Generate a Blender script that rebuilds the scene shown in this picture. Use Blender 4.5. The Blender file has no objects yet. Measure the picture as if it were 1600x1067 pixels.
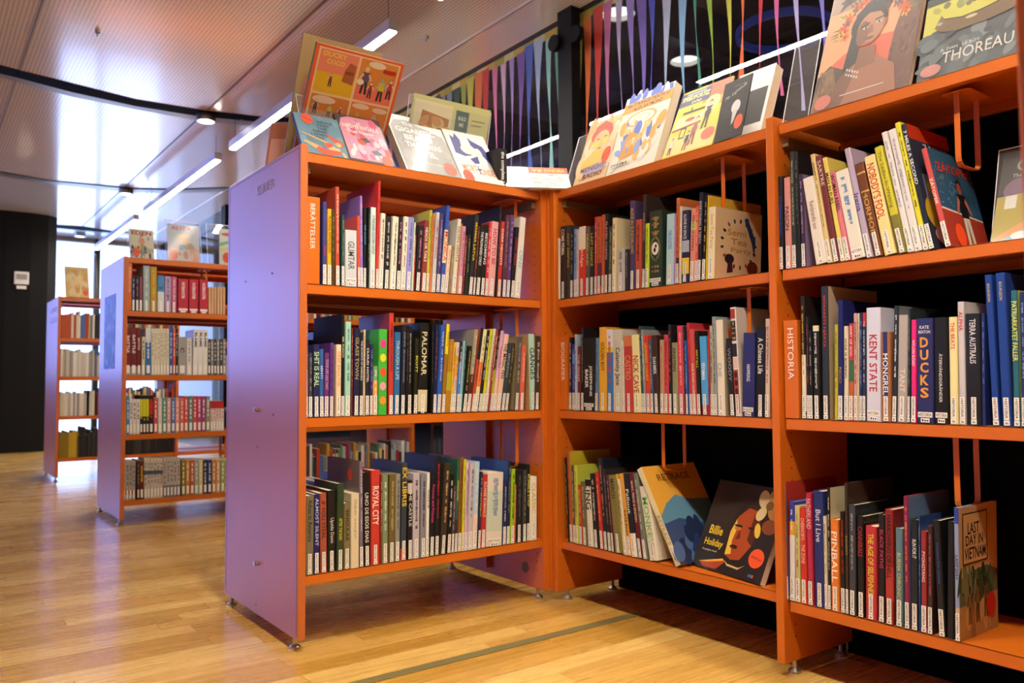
import bpy, math, random, re
import numpy as np
from mathutils import Matrix, Vector, Euler
random.seed(7)
S = bpy.context.scene
COL = S.collection

# ------------------------------------------------------------------ camera
F_PX, PITCH, ROLL, HC, YAW = 1264.7, 0.0495, -0.0065, 0.7881, 0.6382
ca, sa = math.cos(YAW), math.sin(YAW); cp, sp = math.cos(PITCH), math.sin(PITCH)
_r = Vector((ca, -sa, 0)); FW = Vector((sa*cp, ca*cp, sp)); _u = Vector((-sa*sp, -ca*sp, cp))
RT = _r*math.cos(ROLL) + _u*math.sin(ROLL); UP = _u*math.cos(ROLL) - _r*math.sin(ROLL)
CO = Vector((0, 0, HC))
cam_d = bpy.data.cameras.new('camera'); cam = bpy.data.objects.new('camera', cam_d); COL.objects.link(cam)
cam_d.sensor_width = 36; cam_d.lens = F_PX/1600*36; cam_d.clip_start = 0.05
cam.matrix_world = Matrix(((RT.x, UP.x, -FW.x, CO.x), (RT.y, UP.y, -FW.y, CO.y), (RT.z, UP.z, -FW.z, CO.z), (0, 0, 0, 1)))
cam_d.dof.use_dof = True; cam_d.dof.focus_distance = 2.1; cam_d.dof.aperture_fstop = 4.5
S.camera = cam

# ------------------------------------------------------------------ world and exposure
S.view_settings.view_transform = 'Standard'; S.view_settings.look = 'None'
S.view_settings.gamma = 1.0; S.view_settings.use_curve_mapping = False
S.view_settings.exposure = 0.28
w = bpy.data.worlds.new('world'); S.world = w; w.use_nodes = True
w.node_tree.nodes['Background'].inputs[0].default_value = (0.9, 0.85, 0.8, 1)
w.node_tree.nodes['Background'].inputs[1].default_value = 0.02
LED_STRENGTH = 120.0; WINDOW_STRENGTH = 3.2; SPOT_W = 150.0

def area_lamp(name, loc, rot, sx, sy, power, col, spread=180):
    d = bpy.data.lights.new(name, 'AREA'); d.shape = 'RECTANGLE'; d.size = sx; d.size_y = sy
    d.energy = power; d.color = col; d.spread = math.radians(spread)
    o = bpy.data.objects.new(name, d); COL.objects.link(o); o.location = loc; o.rotation_euler = rot
    return o
# daylight coming in through the big windows of the far wall and the left wall
area_lamp('daylight_far', (2.0, 12.3, 1.4), (math.radians(-90), 0, 0), 2.2, 2.2, 14, (.5, .64, 1))
area_lamp('daylight_left', (-5.8, 9.0, 1.6), (0, math.radians(-90), 0), 2.0, 5.0, 12, (.4, .5, 1))

# ------------------------------------------------------------------ pixel <-> place helpers (a 1600x1067 frame)
def ray(u, v): return FW + RT*((u-800)/F_PX) - UP*((v-533.5)/F_PX)
def atx(u, v, x): d = ray(u, v); return CO + d*(x/d.x)
def aty(u, v, y): d = ray(u, v); return CO + d*(y/d.y)
def atz(u, v, z): d = ray(u, v); return CO + d*((z-HC)/d.z)

# ------------------------------------------------------------------ materials
def lin(h):
    if not isinstance(h, str): return tuple(h)
    v = [int(h[i:i+2], 16)/255 for i in (0, 2, 4)]
    return tuple(c/12.92 if c <= .04045 else ((c+.055)/1.055)**2.4 for c in v)
MC = {}
def mat(h, rough=.4, metal=0., coat=0., emis=0., name=None, spec=.5, cr=.06):
    k = (h, rough, metal, coat, emis)
    if k in MC: return MC[k]
    m = bpy.data.materials.new(name or ('colour_' + (h if isinstance(h, str) else 'x'))); m.use_nodes = True
    b = m.node_tree.nodes['Principled BSDF']
    b.inputs['Base Color'].default_value = (*lin(h), 1); b.inputs['Roughness'].default_value = rough
    b.inputs['Metallic'].default_value = metal; b.inputs['Specular IOR Level'].default_value = spec
    b.inputs['Coat Weight'].default_value = coat; b.inputs['Coat Roughness'].default_value = cr
    if emis: b.inputs['Emission Color'].default_value = (*lin(h), 1); b.inputs['Emission Strength'].default_value = emis
    MC[k] = m; return m
def cover_mat(h): return mat(h, .5, 0, .14, cr=.09, spec=.35)
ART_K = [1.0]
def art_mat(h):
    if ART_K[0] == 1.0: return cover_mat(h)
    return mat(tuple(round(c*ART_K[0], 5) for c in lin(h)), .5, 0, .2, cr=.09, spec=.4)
def N(m, t, **kw):
    n = m.node_tree.nodes.new(t)
    for k, v in kw.items(): setattr(n, k, v)
    return n
def paint(name, h, rough=.34, bump=.02, coat=.0):
    m = bpy.data.materials.new(name); m.use_nodes = True; nt = m.node_tree; b = nt.nodes['Principled BSDF']
    tc = N(m, 'ShaderNodeTexCoord'); no = N(m, 'ShaderNodeTexNoise'); no.inputs['Scale'].default_value = 260; no.inputs['Detail'].default_value = 2
    nt.links.new(tc.outputs['Object'], no.inputs['Vector'])
    bp = N(m, 'ShaderNodeBump'); bp.inputs['Strength'].default_value = bump; bp.inputs['Distance'].default_value = .002
    nt.links.new(no.outputs['Fac'], bp.inputs['Height']); nt.links.new(bp.outputs['Normal'], b.inputs['Normal'])
    n2 = N(m, 'ShaderNodeTexNoise'); n2.inputs['Scale'].default_value = 3; nt.links.new(tc.outputs['Object'], n2.inputs['Vector'])
    mx = N(m, 'ShaderNodeMix', data_type='RGBA'); c = lin(h)
    mx.inputs[6].default_value = (*[x*.93 for x in c], 1); mx.inputs[7].default_value = (*[min(1, x*1.06) for x in c], 1)
    nt.links.new(n2.outputs['Fac'], mx.inputs[0]); nt.links.new(mx.outputs[2], b.inputs['Base Color'])
    b.inputs['Roughness'].default_value = rough; b.inputs['Coat Weight'].default_value = coat; b.inputs['Coat Roughness'].default_value = .25
    return m
ORANGE = paint('orange_painted_steel', 'ce6a18', .38)
PANEL = paint('orange_satin_panel', 'c4682c', .42, .015, .35)
DARKHOLE = mat('180804', .8); STEEL = mat('b8b8b4', .3, .9); BLACKM = mat('060606', .6, spec=.2); BLACKP = mat('040404', .9, spec=.1)
WOODRAIL = mat('7c6444', .7); PAPER = mat('d8ccb0', .8); WHITE = mat('ecebe4', .45); LABEL = mat('f2f0e8', .45, 0, .2)
INK = mat('141414', .5)
def glass_mat(name, tint=(1, 1, 1), ior=1.5, rough=0.0, haze=0.0, hazecol='ffffff'):
    m = bpy.data.materials.new(name); m.use_nodes = True; nt = m.node_tree
    for n in list(nt.nodes): nt.nodes.remove(n)
    out = N(m, 'ShaderNodeOutputMaterial'); tr = N(m, 'ShaderNodeBsdfTransparent'); tr.inputs[0].default_value = (*tint, 1)
    gl = N(m, 'ShaderNodeBsdfGlossy'); gl.inputs['Roughness'].default_value = rough
    fr = N(m, 'ShaderNodeFresnel'); fr.inputs[0].default_value = ior
    ge = N(m, 'ShaderNodeNewGeometry'); iv = N(m, 'ShaderNodeMath', operation='SUBTRACT'); iv.inputs[0].default_value = 1; nt.links.new(ge.outputs['Backfacing'], iv.inputs[1])
    ml = N(m, 'ShaderNodeMath', operation='MULTIPLY'); nt.links.new(fr.outputs[0], ml.inputs[0]); nt.links.new(iv.outputs[0], ml.inputs[1])
    mx = N(m, 'ShaderNodeMixShader'); nt.links.new(ml.outputs[0], mx.inputs[0]); nt.links.new(tr.outputs[0], mx.inputs[1]); nt.links.new(gl.outputs[0], mx.inputs[2])
    last = mx
    if haze:
        df = N(m, 'ShaderNodeBsdfDiffuse'); df.inputs[0].default_value = (*lin(hazecol), 1)
        m2 = N(m, 'ShaderNodeMixShader'); m2.inputs[0].default_value = haze
        nt.links.new(mx.outputs[0], m2.inputs[1]); nt.links.new(df.outputs[0], m2.inputs[2]); last = m2
    nt.links.new(last.outputs[0], out.inputs[0]); return m
PLEXI = glass_mat('clear_acrylic', (.97, .975, .98), 1.5, .02, .03)
WALLGLASS = glass_mat('window_glass', (.97, .975, .98), 1.55)

# ------------------------------------------------------------------ mesh building
class MB:
    """collects faces of several materials into one mesh"""
    def __init__(s): s.v = []; s.f = []; s.m = []; s.mats = []
    def mi(s, m):
        if m not in s.mats: s.mats.append(m)
        return s.mats.index(m)
    def face(s, pts, m): n = len(s.v); s.v += [tuple(p) for p in pts]; s.f.append(tuple(range(n, n+len(pts)))); s.m.append(s.mi(m)); return s
    def box(s, a, b, m):
        x0, y0, z0 = a; x1, y1, z1 = b; n = len(s.v); k = s.mi(m)
        s.v += [(x0, y0, z0), (x1, y0, z0), (x1, y1, z0), (x0, y1, z0), (x0, y0, z1), (x1, y0, z1), (x1, y1, z1), (x0, y1, z1)]
        for q in ((0, 3, 2, 1), (4, 5, 6, 7), (0, 1, 5, 4), (1, 2, 6, 5), (2, 3, 7, 6), (3, 0, 4, 7)):
            s.f.append(tuple(n+i for i in q)); s.m.append(k)
        return s
    def rbox(s, a, b, m, r):
        """box whose four long (z-parallel) edges are rounded"""
        x0, y0, z0 = a; x1, y1, z1 = b; P = []
        for cx, cy, a0 in ((x1-r, y0+r, -90), (x1-r, y1-r, 0), (x0+r, y1-r, 90), (x0+r, y0+r, 180)):
            for k in range(4): t = math.radians(a0+30*k); P.append((cx+r*math.cos(t), cy+r*math.sin(t)))
        return s.prism(P, z0, z1, m)
    def prism(s, P, z0, z1, m, f=None):
        f = f or (lambda x, y, z: (x, y, z)); n = len(s.v); k = s.mi(m); N_ = len(P)
        s.v += [f(x, y, z0) for x, y in P] + [f(x, y, z1) for x, y in P]
        for i in range(N_): j = (i+1) % N_; s.f.append((n+i, n+j, n+N_+j, n+N_+i)); s.m.append(k)
        s.f.append(tuple(n+i for i in reversed(range(N_)))); s.m.append(k)
        s.f.append(tuple(n+N_+i for i in range(N_))); s.m.append(k); return s
    def cyl(s, c, r, h, m, axis='z', n=16, r2=None):
        r2 = r if r2 is None else r2; a0 = len(s.v); k = s.mi(m)
        def P(x, y, z): return {'z': (c[0]+x, c[1]+y, c[2]+z), 'x': (c[0]+z, c[1]+x, c[2]+y), 'y': (c[0]+x, c[1]+z, c[2]+y)}[axis]
        for rr, z in ((r, 0), (r2, h)):
            for i in range(n): t = 2*math.pi*i/n; s.v.append(P(rr*math.cos(t), rr*math.sin(t), z))
        for i in range(n): j = (i+1) % n; s.f.append((a0+i, a0+j, a0+n+j, a0+n+i)); s.m.append(k)
        s.f.append(tuple(a0+i for i in reversed(range(n)))); s.m.append(k); s.f.append(tuple(a0+n+i for i in range(n))); s.m.append(k)
        return s
    def sweep(s, path, wv, tv, m):
        """flat bar along a path; wv, tv = width and thickness vectors per point (or one)"""
        n0 = len(s.v); k = s.mi(m)
        for i, p in enumerate(path):
            W = wv[i] if isinstance(wv, list) else wv; T = tv[i] if isinstance(tv, list) else tv
            p = Vector(p); W = Vector(W)/2; T = Vector(T)/2
            for q in (p-W-T, p+W-T, p+W+T, p-W+T): s.v.append(tuple(q))
        for i in range(len(path)-1):
            a = n0+4*i
            for q in range(4): s.f.append((a+q, a+(q+1) % 4, a+4+(q+1) % 4, a+4+q)); s.m.append(k)
        s.f.append((n0+3, n0+2, n0+1, n0)); s.m.append(k); e = n0+4*(len(path)-1); s.f.append((e, e+1, e+2, e+3)); s.m.append(k); return s
    def mesh(s, name):
        me = bpy.data.meshes.new(name); me.from_pydata(s.v, [], s.f)
        for m in s.mats: me.materials.append(m)
        me.polygons.foreach_set('material_index', s.m); me.update(); return me
    def build(s, name, parent=None, bevel=0, smooth=False, loc=None):
        o = bpy.data.objects.new(name, s.mesh(name)); COL.objects.link(o)
        if parent: o.parent = parent
        if loc: o.location = loc
        if smooth: o.data.polygons.foreach_set('use_smooth', [True]*len(o.data.polygons))
        if bevel:
            b = o.modifiers.new('bevel', 'BEVEL'); b.width = bevel; b.segments = 2; b.limit_method = 'ANGLE'
        return o
def tag(o, label=None, cat=None, group=None, kind=None):
    if label: o['label'] = label
    if cat: o['category'] = cat
    if group: o['group'] = group
    if kind: o['kind'] = kind
    return o
def empty(name, loc=(0, 0, 0), rz=0, label=None, cat=None, group=None):
    o = bpy.data.objects.new(name, None); COL.objects.link(o); o.location = loc; o.rotation_euler = (0, 0, rz); o.empty_display_size = .05
    return tag(o, label, cat, group)
def structure(o): o['kind'] = 'structure'; return o
def linkobj(name, me, parent=None):
    o = bpy.data.objects.new(name, me); COL.objects.link(o)
    if parent: o.parent = parent
    return o

# lettering: a text turned to mesh data once, centred, cap height 1
TX = {}
def text_data(body, bold=.0):
    k = (body, bold)
    if k not in TX:
        c = bpy.data.curves.new('lettering', 'FONT'); c.body = body; c.size = 1; c.offset = bold; c.resolution_u = 2; c.align_x = 'CENTER'
        o = bpy.data.objects.new('lettering', c); COL.objects.link(o)
        dg = bpy.context.evaluated_depsgraph_get(); dg.update()
        me = bpy.data.meshes.new_from_object(o.evaluated_get(dg)); bpy.data.objects.remove(o); bpy.data.curves.remove(c)
        V = [v.co.copy() for v in me.vertices]; Fs = [tuple(p.vertices) for p in me.polygons]
        x0, x1 = min(v.x for v in V), max(v.x for v in V); y0, y1 = min(v.y for v in V), max(v.y for v in V)
        bpy.data.meshes.remove(me)
        TX[k] = ([((v.x-(x0+x1)/2), (v.y-(y0+y1)/2)) for v in V], Fs, x1-x0, y1-y0)
    return TX[k]
def put_text(mb, body, f, width, height, m, bold=.0, stretch=1.6):
    """letters laid through f(x, y) -> point, fitted into width x height"""
    V, Fs, W, H = text_data(body, bold)
    s1 = width/W; s2 = height/H
    sx, sy = (min(s1, s2*stretch), min(s2, s1*stretch))
    n = len(mb.v); k = mb.mi(m)
    mb.v += [tuple(f(x*sx, y*sy)) for x, y in V]
    for q in Fs: mb.f.append(tuple(n+i for i in q)); mb.m.append(k)
# ------------------------------------------------------------------ the room
CEIL = 2.82; GX = 2.88
def floor_material():
    m = bpy.data.materials.new('oak_strip_floor'); m.use_nodes = True; nt = m.node_tree; b = nt.nodes['Principled BSDF']; L = nt.links.new
    tc = N(m, 'ShaderNodeTexCoord'); sep = N(m, 'ShaderNodeSeparateXYZ'); L(tc.outputs['Object'], sep.inputs[0])
    def M(op, a, b_=None, c=None):
        n = N(m, 'ShaderNodeMath', operation=op)
        for i, x in enumerate((a, b_, c)):
            if x is None: continue
            if isinstance(x, (int, float)): n.inputs[i].default_value = x
            else: L(x, n.inputs[i])
        return n.outputs[0]
    X, Y = sep.outputs[0], sep.outputs[1]
    ry = M('DIVIDE', Y, .082); row = M('FLOOR', ry); fy = M('SUBTRACT', ry, row)
    wn = N(m, 'ShaderNodeTexWhiteNoise', noise_dimensions='1D'); L(row, wn.inputs['W'])
    off = M('MULTIPLY', wn.outputs['Value'], 7.3)
    rx = M('ADD', M('DIVIDE', X, .72), off); cx = M('FLOOR', rx); fx = M('SUBTRACT', rx, cx)
    cmb = N(m, 'ShaderNodeCombineXYZ'); L(cx, cmb.inputs[0]); L(row, cmb.inputs[1])
    w2 = N(m, 'ShaderNodeTexWhiteNoise', noise_dimensions='2D'); L(cmb.outputs[0], w2.inputs['Vector'])
    # grain
    mp = N(m, 'ShaderNodeMapping'); L(tc.outputs['Object'], mp.inputs[0]); mp.inputs['Scale'].default_value = (2.2, 34, 1)
    ad = N(m, 'ShaderNodeVectorMath', operation='ADD'); L(mp.outputs[0], ad.inputs[0]); L(w2.outputs['Color'], ad.inputs[1])
    sc = N(m, 'ShaderNodeVectorMath', operation='MULTIPLY_ADD'); L(w2.outputs['Color'], sc.inputs[0]); sc.inputs[1].default_value = (40, 40, 40); L(mp.outputs[0], sc.inputs[2])
    gr = N(m, 'ShaderNodeTexNoise'); gr.inputs['Scale'].default_value = 1.6; gr.inputs['Detail'].default_value = 6; gr.inputs['Distortion'].default_value = .8; L(sc.outputs[0], gr.inputs['Vector'])
    ramp = N(m, 'ShaderNodeValToRGB'); L(w2.outputs['Value'], ramp.inputs[0])
    ramp.color_ramp.elements[0].color = (*lin('b88c3a'), 1); ramp.color_ramp.elements[1].color = (*lin('deba6c'), 1)
    e = ramp.color_ramp.elements.new(.55); e.color = (*lin('cba050'), 1)
    g2 = N(m, 'ShaderNodeValToRGB'); L(gr.outputs['Fac'], g2.inputs[0]); g2.color_ramp.elements[0].position = .3; g2.color_ramp.elements[1].position = .75
    g2.color_ramp.elements[0].color = (.84, .8, .72, 1); g2.color_ramp.elements[1].color = (1.05, 1.04, 1.0, 1)
    mul = N(m, 'ShaderNodeMix', data_type='RGBA', blend_type='MULTIPLY'); mul.inputs[0].default_value = 1; L(ramp.outputs[0], mul.inputs[6]); L(g2.outputs[0], mul.inputs[7])
    # joints
    jy = M('MINIMUM', fy, M('SUBTRACT', 1, fy)); jx = M('MINIMUM', fx, M('SUBTRACT', 1, fx))
    j = M('MINIMUM', M('MULTIPLY', jy, 45), M('MULTIPLY', jx, 350)); j = M('MINIMUM', j, 1.0)
    jm = N(m, 'ShaderNodeMix', data_type='RGBA'); L(j, jm.inputs[0]); jm.inputs[6].default_value = (*lin('7c5624'), 1); L(mul.outputs[2], jm.inputs[7])
    L(jm.outputs[2], b.inputs['Base Color'])
    rr = M('MULTIPLY_ADD', gr.outputs['Fac'], .16, .2); L(rr, b.inputs['Roughness'])
    bp = N(m, 'ShaderNodeBump'); bp.inputs['Strength'].default_value = .12; bp.inputs['Distance'].default_value = .003; L(j, bp.inputs['Height']); L(bp.outputs[0], b.inputs['Normal'])
    b.inputs['Coat Weight'].default_value = .25; b.inputs['Coat Roughness'].default_value = .12
    return m
def ceiling_material():
    m = bpy.data.materials.new('perforated_metal_ceiling'); m.use_nodes = True; nt = m.node_tree; b = nt.nodes['Principled BSDF']; L = nt.links.new
    tc = N(m, 'ShaderNodeTexCoord')
    wv = N(m, 'ShaderNodeTexWave', wave_type='BANDS', bands_direction='X'); wv.inputs['Scale'].default_value = 14.5; L(tc.outputs['Object'], wv.inputs[0])
    rp = N(m, 'ShaderNodeValToRGB'); L(wv.outputs['Fac'], rp.inputs[0]); rp.color_ramp.elements[0].position = .45; rp.color_ramp.elements[1].position = .7
    rp.color_ramp.elements[0].color = (*lin('dcd4c8'), 1); rp.color_ramp.elements[1].color = (*lin('f8f6f0'), 1)
    L(rp.outputs[0], b.inputs['Base Color'])
    n1 = N(m, 'ShaderNodeTexNoise'); n1.inputs['Scale'].default_value = .9; n1.inputs['Detail'].default_value = 2; L(tc.outputs['Object'], n1.inputs['Vector'])
    bp = N(m, 'ShaderNodeBump'); bp.inputs['Strength'].default_value = .3; bp.inputs['Distance'].default_value = .02; L(n1.outputs['Fac'], bp.inputs['Height']); L(bp.outputs[0], b.inputs['Normal'])
    b.inputs['Metallic'].default_value = .15; b.inputs['Roughness'].default_value = .18; b.inputs['Coat Weight'].default_value = .6; b.inputs['Coat Roughness'].default_value = .1
    return m
FLOORM = floor_material(); CEILM = ceiling_material()
WALLM = paint('warm_white_wall', '988c80', .8); CHAR = mat('101012', .55)
structure(MB().box((-7, -5, -.1), (GX+.05, 13, 0), FLOORM).build('floor'))
structure(MB().box((-7, -5, CEIL), (GX, 13, CEIL+.1), CEILM).build('ceiling'))
structure(MB().box((-7.1, -5.1, 0), (GX+.05, -5, CEIL), WALLM).build('wall_back'))
# left wall: plaster below and above a long strip of windows
lw = MB(); lw.box((-7.1, -5, 0), (-7, 13, .7), WALLM); lw.box((-7.1, -5, 2.5), (-7, 13, CEIL), WALLM); lw.box((-7.1, -5, .7), (-7, 1, 2.5), WALLM); structure(lw.build('wall_left'))
SKY = mat('8ca2ff', .5, emis=WINDOW_STRENGTH*1.7, name='daylight_behind_glass')
SKYM = mat('8ca8ff', .5, emis=.8, name='dim_daylight_behind_glass')
SKYW = mat('a4c0ff', .5, emis=WINDOW_STRENGTH*1.0, name='bright_daylight_behind_glass')
structure(MB().box((-7.3, 1, .7), (-7.28, 13, 2.5), SKYM).build('window_2'))
# far wall: glazed from side to side, thin dark mullions
wf = MB()
wf.box((1.3, 12.5, 0), (GX, 12.6, .1), WALLM)
for x in (-7.0, -4.6, -2.2, .1, 1.42, 2.02): wf.box((x, 12.5, 0), (x+.07, 12.6, CEIL), CHAR)
wf.box((-7, 12.5, 2.76), (GX, 12.6, CEIL), WALLM); wf.box((-7, 12.5, 0), (1.3, 12.6, .9), CHAR); structure(wf.build('wall_far'))
structure(MB().box((-7, 12.75, .9), (1.2, 12.78, 2.8), SKY).build('window_3'))
structure(MB().box((1.2, 12.75, .05), (GX, 12.78, 2.8), SKYW).build('window_1'))
# black curved partition at the left
pts = []
for k in range(0, 15):
    t = math.radians(-18+9*k); pts.append((-.75+2.0*math.cos(t)*1.04, 11.4-1.05+1.35*math.sin(t)))
cw = MB(); th = [(x-.25*math.cos(math.radians(-18+9*k)), y-.25*math.sin(math.radians(-18+9*k))) for k, (x, y) in enumerate(pts)]
BW = paint('black_felt_wall', '060607', .95)
pts = [(.2, 11.35), (.35, 11.2), (.6, 11.08), (.85, 11.02), (1.1, 11.02), (1.28, 11.06), (1.38, 11.16), (1.40, 11.3), (1.36, 11.42), (1.2, 11.5), (.8, 11.5), (.2, 11.6)]
structure(cw.prism(pts, 0, CEIL, BW).build('wall_left_partition'))
# glass wall on the right, black posts, dark lower panel
structure(MB().box((GX, -5, 0), (GX+.012, 13, CEIL), WALLGLASS).build('window_4'))
def glass_post(y0, y1, clamps):
    t = empty('glass_wall_post', (GX-.03, (y0+y1)/2, 0)); w_ = (y1-y0)/2
    MB().box((-.035, -w_, 0), (.03, w_, CEIL), BLACKM).build('post', t, .004)
    for dy, z in clamps: MB().cyl((-.06, dy, z), .045, .03, BLACKM, 'x', 20).build('glass_clamp', t)
    return t
p = atx(870, 100, GX-.07); q = atx(892, 100, GX-.07); yp = (p.y+q.y)/2; hw = abs(p.y-q.y)/2
c1 = atx(897, 52, GX-.09); c2 = atx(864, 67, GX-.09)
tag(glass_post(yp-hw, yp+hw, [(c1.y-yp, c1.z), (c2.y-yp, c2.z)]), 'tall black steel post with round clamps rising behind the corner of the orange shelves', 'post')
p = atx(348, 320, GX-.07); tag(glass_post(p.y-.08, p.y+.08, []), 'black post far back, just left of the top of the large orange end panel', 'post')
for x, nm in ((.43, 1), (1.72, 2)): pass
sm = MB()
for x in (.51, 1.72): sm.box((x-.004, -5, CEIL-.004), (x+.004, 12.5, CEIL), mat('58504c', .5))
sm.box((GX-.28, -5, CEIL-.006), (GX-.27, 12.5, CEIL), mat('e0dcd8', .3, .5)); structure(sm.build('trim_1'))
# curved recesses in the ceiling with a metal lip
def slot(nm, top, mid, low):
    mb = MB(); A = [atz(u, v, CEIL-.004) for u, v in top]; B = [atz(u, v, CEIL-.004) for u, v in mid]; Cc = [atz(u, v, CEIL-.006) for u, v in low]
    lip = mat('8c8c86', .35, .6)
    for i in range(len(top)-1):
        mb.face([A[i], A[i+1], B[i+1], B[i]], BLACKP); mb.face([B[i], B[i+1], Cc[i+1], Cc[i]], lip)
        d = Vector((0, 0, .004)); mb.face([A[i]+d, B[i]+d, B[i+1]+d, A[i+1]+d], BLACKP)
        mb.face([Cc[i], Cc[i+1], Cc[i+1]+d, Cc[i]+d], lip)
    return structure(mb.build(nm))
def ext(L, a, b): return [a]+L+[b]
slot('trim_2', [(-60, 84), (0, 102), (29, 110), (112, 131), (212, 156), (312, 172), (400, 182), (450, 184), (520, 183)],
     [(-60, 99), (0, 115), (29, 122), (112, 144), (212, 166), (312, 182), (400, 190), (450, 191), (520, 189)],
     [(-60, 106), (0, 121), (29, 129), (112, 151), (212, 171), (312, 189), (400, 197), (450, 197), (520, 195)])
slot('trim_3', [(-60, 259), (0, 268), (79, 282), (157, 289), (210, 294), (276, 295.5), (352, 293), (420, 288)],
     [(-60, 260), (0, 269), (79, 283), (157, 290.5), (210, 296), (276, 297), (352, 294), (420, 289)],
     [(-60, 265), (0, 274.5), (79, 287.5), (157, 296.5), (210, 301), (276, 302), (352, 299), (420, 294)])
slot('trim_4', [(70, 350), (97, 352), (130, 354), (180, 362), (240, 363)], [(70, 354), (97, 357), (130, 360), (180, 364), (240, 365)], [(70, 355), (97, 358), (130, 362), (180, 367), (240, 368)])
# brass joint strip in the floor
bs = MB(); BR = mat('8c8454', .42, .5); x1 = atz(985, 960, 0).x
bs.prism([(-2.5, 1.962), (x1, 1.962), (x1, 1.998), (-2.5, 1.998)], 0.0, .003, BR)
structure(bs.build('trim_5', bevel=.001))
# dark room behind the glass
dr = MB(); DK = mat('141218', .9)
dr.box((GX+.05, -5, -.1), (8, 13, 0), DK); dr.box((8, -5, 0), (8.1, 13, 3.6), DK); dr.box((GX+.02, -5, 3.5), (8, 13, 3.6), mat('1c1a20', .9))
dr.box((GX+.02, -5.1, 0), (8, -5, 3.6), DK); dr.box((GX+.02, 13, 0), (8, 13.1, 3.6), DK); dr.box((GX+.0, -5, CEIL+.001), (GX+.03, 13, 3.6), DK)
structure(dr.build('wall_right'))
be = MB(); BM = mat('48444a', .7)
for i, y in enumerate((-1, .6, 2.2, 3.8, 5.4, 7)): be.box((GX+.3, y, 3.2), (8, y+.35, 3.5), mat('302c32', .8) if i % 2 else BM)
be.cyl((5.2, -5, 3.1), .12, 18, mat('5a5458', .5), 'y'); structure(be.build('trim_6'))

# ------------------------------------------------------------------ lamps of the room
LEDM = mat('fff4e4', .5, emis=LED_STRENGTH, name='lit_led_diffuser'); ALU = mat('c8ccd2', .35, .6)
def led_bar(x, y0, y1, label, z=2.6):
    L = y1-y0; t = empty('led_light_bar', (x, y0, z), 0, label, 'light', 'led bars under the ceiling')
    MB().box((-.028, 0, 0), (.028, L, .06), ALU).build('housing', t, .003)
    MB().box((-.02, .012, -.006), (.02, L-.012, 0), LEDM).build('diffuser', t)
    for yy in (.06, L-.06):
        MB().cyl((0, yy, .06), .0015, CEIL-z-.06, mat('404040', .5), 'z', 6).build('wire', t)
    MB().sweep([(.0, L-.05, .06), (.03, L-.02, .12), (.04, L-.1, CEIL-z)], (.006, 0, 0), (0, .006, 0), WHITE).build('cable', t)
    return t
BX = 1.955
led_bar(BX, 3.64, 6.26, 'long lit light bar ending right of the big orange comic page, over the first shelves')
led_bar(BX, 6.62, 9.15, 'middle lit light bar in the ceiling row, above the second bookcase')
led_bar(BX, 9.60, 12.0, 'small farthest lit light bar, left of the clear acrylic stands')
led_bar(BX, .62, 3.22, 'near light bar above the corner bookcase, seen as a reflection in the glass')
led_bar(.86, -1.0, 1.75, 'light bar over the open floor in front of the shelves')
DLM = mat('fff6ea', .5, emis=14, name='lit_downlight')
def downlight(p, label, r=.07, power=40, face='z', lit=DLM):
    t = empty('downlight', p, 0, label, 'lamp', 'round downlights')
    n = 24; ring = MB()
    P = lambda rr, z: [(rr*math.cos(2*math.pi*i/n), rr*math.sin(2*math.pi*i/n), z) for i in range(n)]
    a, b_, c, d = P(r, 0), P(r, -.05), P(r*.86, -.05), P(r*.86, -.012)
    for A, B in ((a, b_), (b_, c), (c, d)):
        for i in range(n): j = (i+1) % n; ring.face([A[i], A[j], B[j], B[i]], STEEL)
    ring.build('rim', t); MB().cyl((0, 0, -.018), r*.86, .006, lit, 'z', 24).build('lens', t)
    if power:
        ld = bpy.data.lights.new('downlight_beam', 'SPOT'); ld.energy = power; ld.spot_size = math.radians(95); ld.spot_blend = .6; ld.color = (1, .87, .7); ld.shadow_soft_size = .05
        lo = bpy.data.objects.new('downlight_beam', ld); COL.objects.link(lo); lo.parent = t; lo.location = (0, 0, -.06)
    return t
downlight(atz(322, 180, CEIL), 'largest round downlight in the upper curved ceiling slot')
downlight(atz(197, 296, CEIL), 'round downlight in the second curved ceiling slot')
downlight(atz(125, 364, CEIL), 'small farthest round downlight by the black wall')
downlight((.85, .3, CEIL), 'downlight over the open floor before the corner shelves', power=SPOT_W)
downlight((.75, 1.3, CEIL), 'downlight over the open floor before the left bookcase', power=SPOT_W)
DIM = mat('f4f0e8', .5, emis=1.2, name='dim_downlight')
for u, v, lb in ((1070, 85, 'round lamp in the dark room behind the glass, above the standing comic books'), (966, 10, 'round lamp behind the glass at the top edge of the picture')):
    t = downlight(atz(u, v, 3.1), lb, r=.12, power=0, lit=DIM); t['category'] = 'lamp'
for (u, v), w_ in (((152, 49), 'far left'), ((666, 57), 'middle')):
    q = atz(u, v, CEIL); k = MB(); k.cyl((0, 0, -.018), .012, .018, STEEL, 'z', 14, .016); k.cyl((0, 0, -.03), .004, .012, STEEL, 'z', 8); o = k.build('sprinkler_head', loc=(q.x, q.y, CEIL)); tag(o, 'tiny sprinkler head in the %s of the striped metal ceiling' % w_, 'sprinkler')
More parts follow.
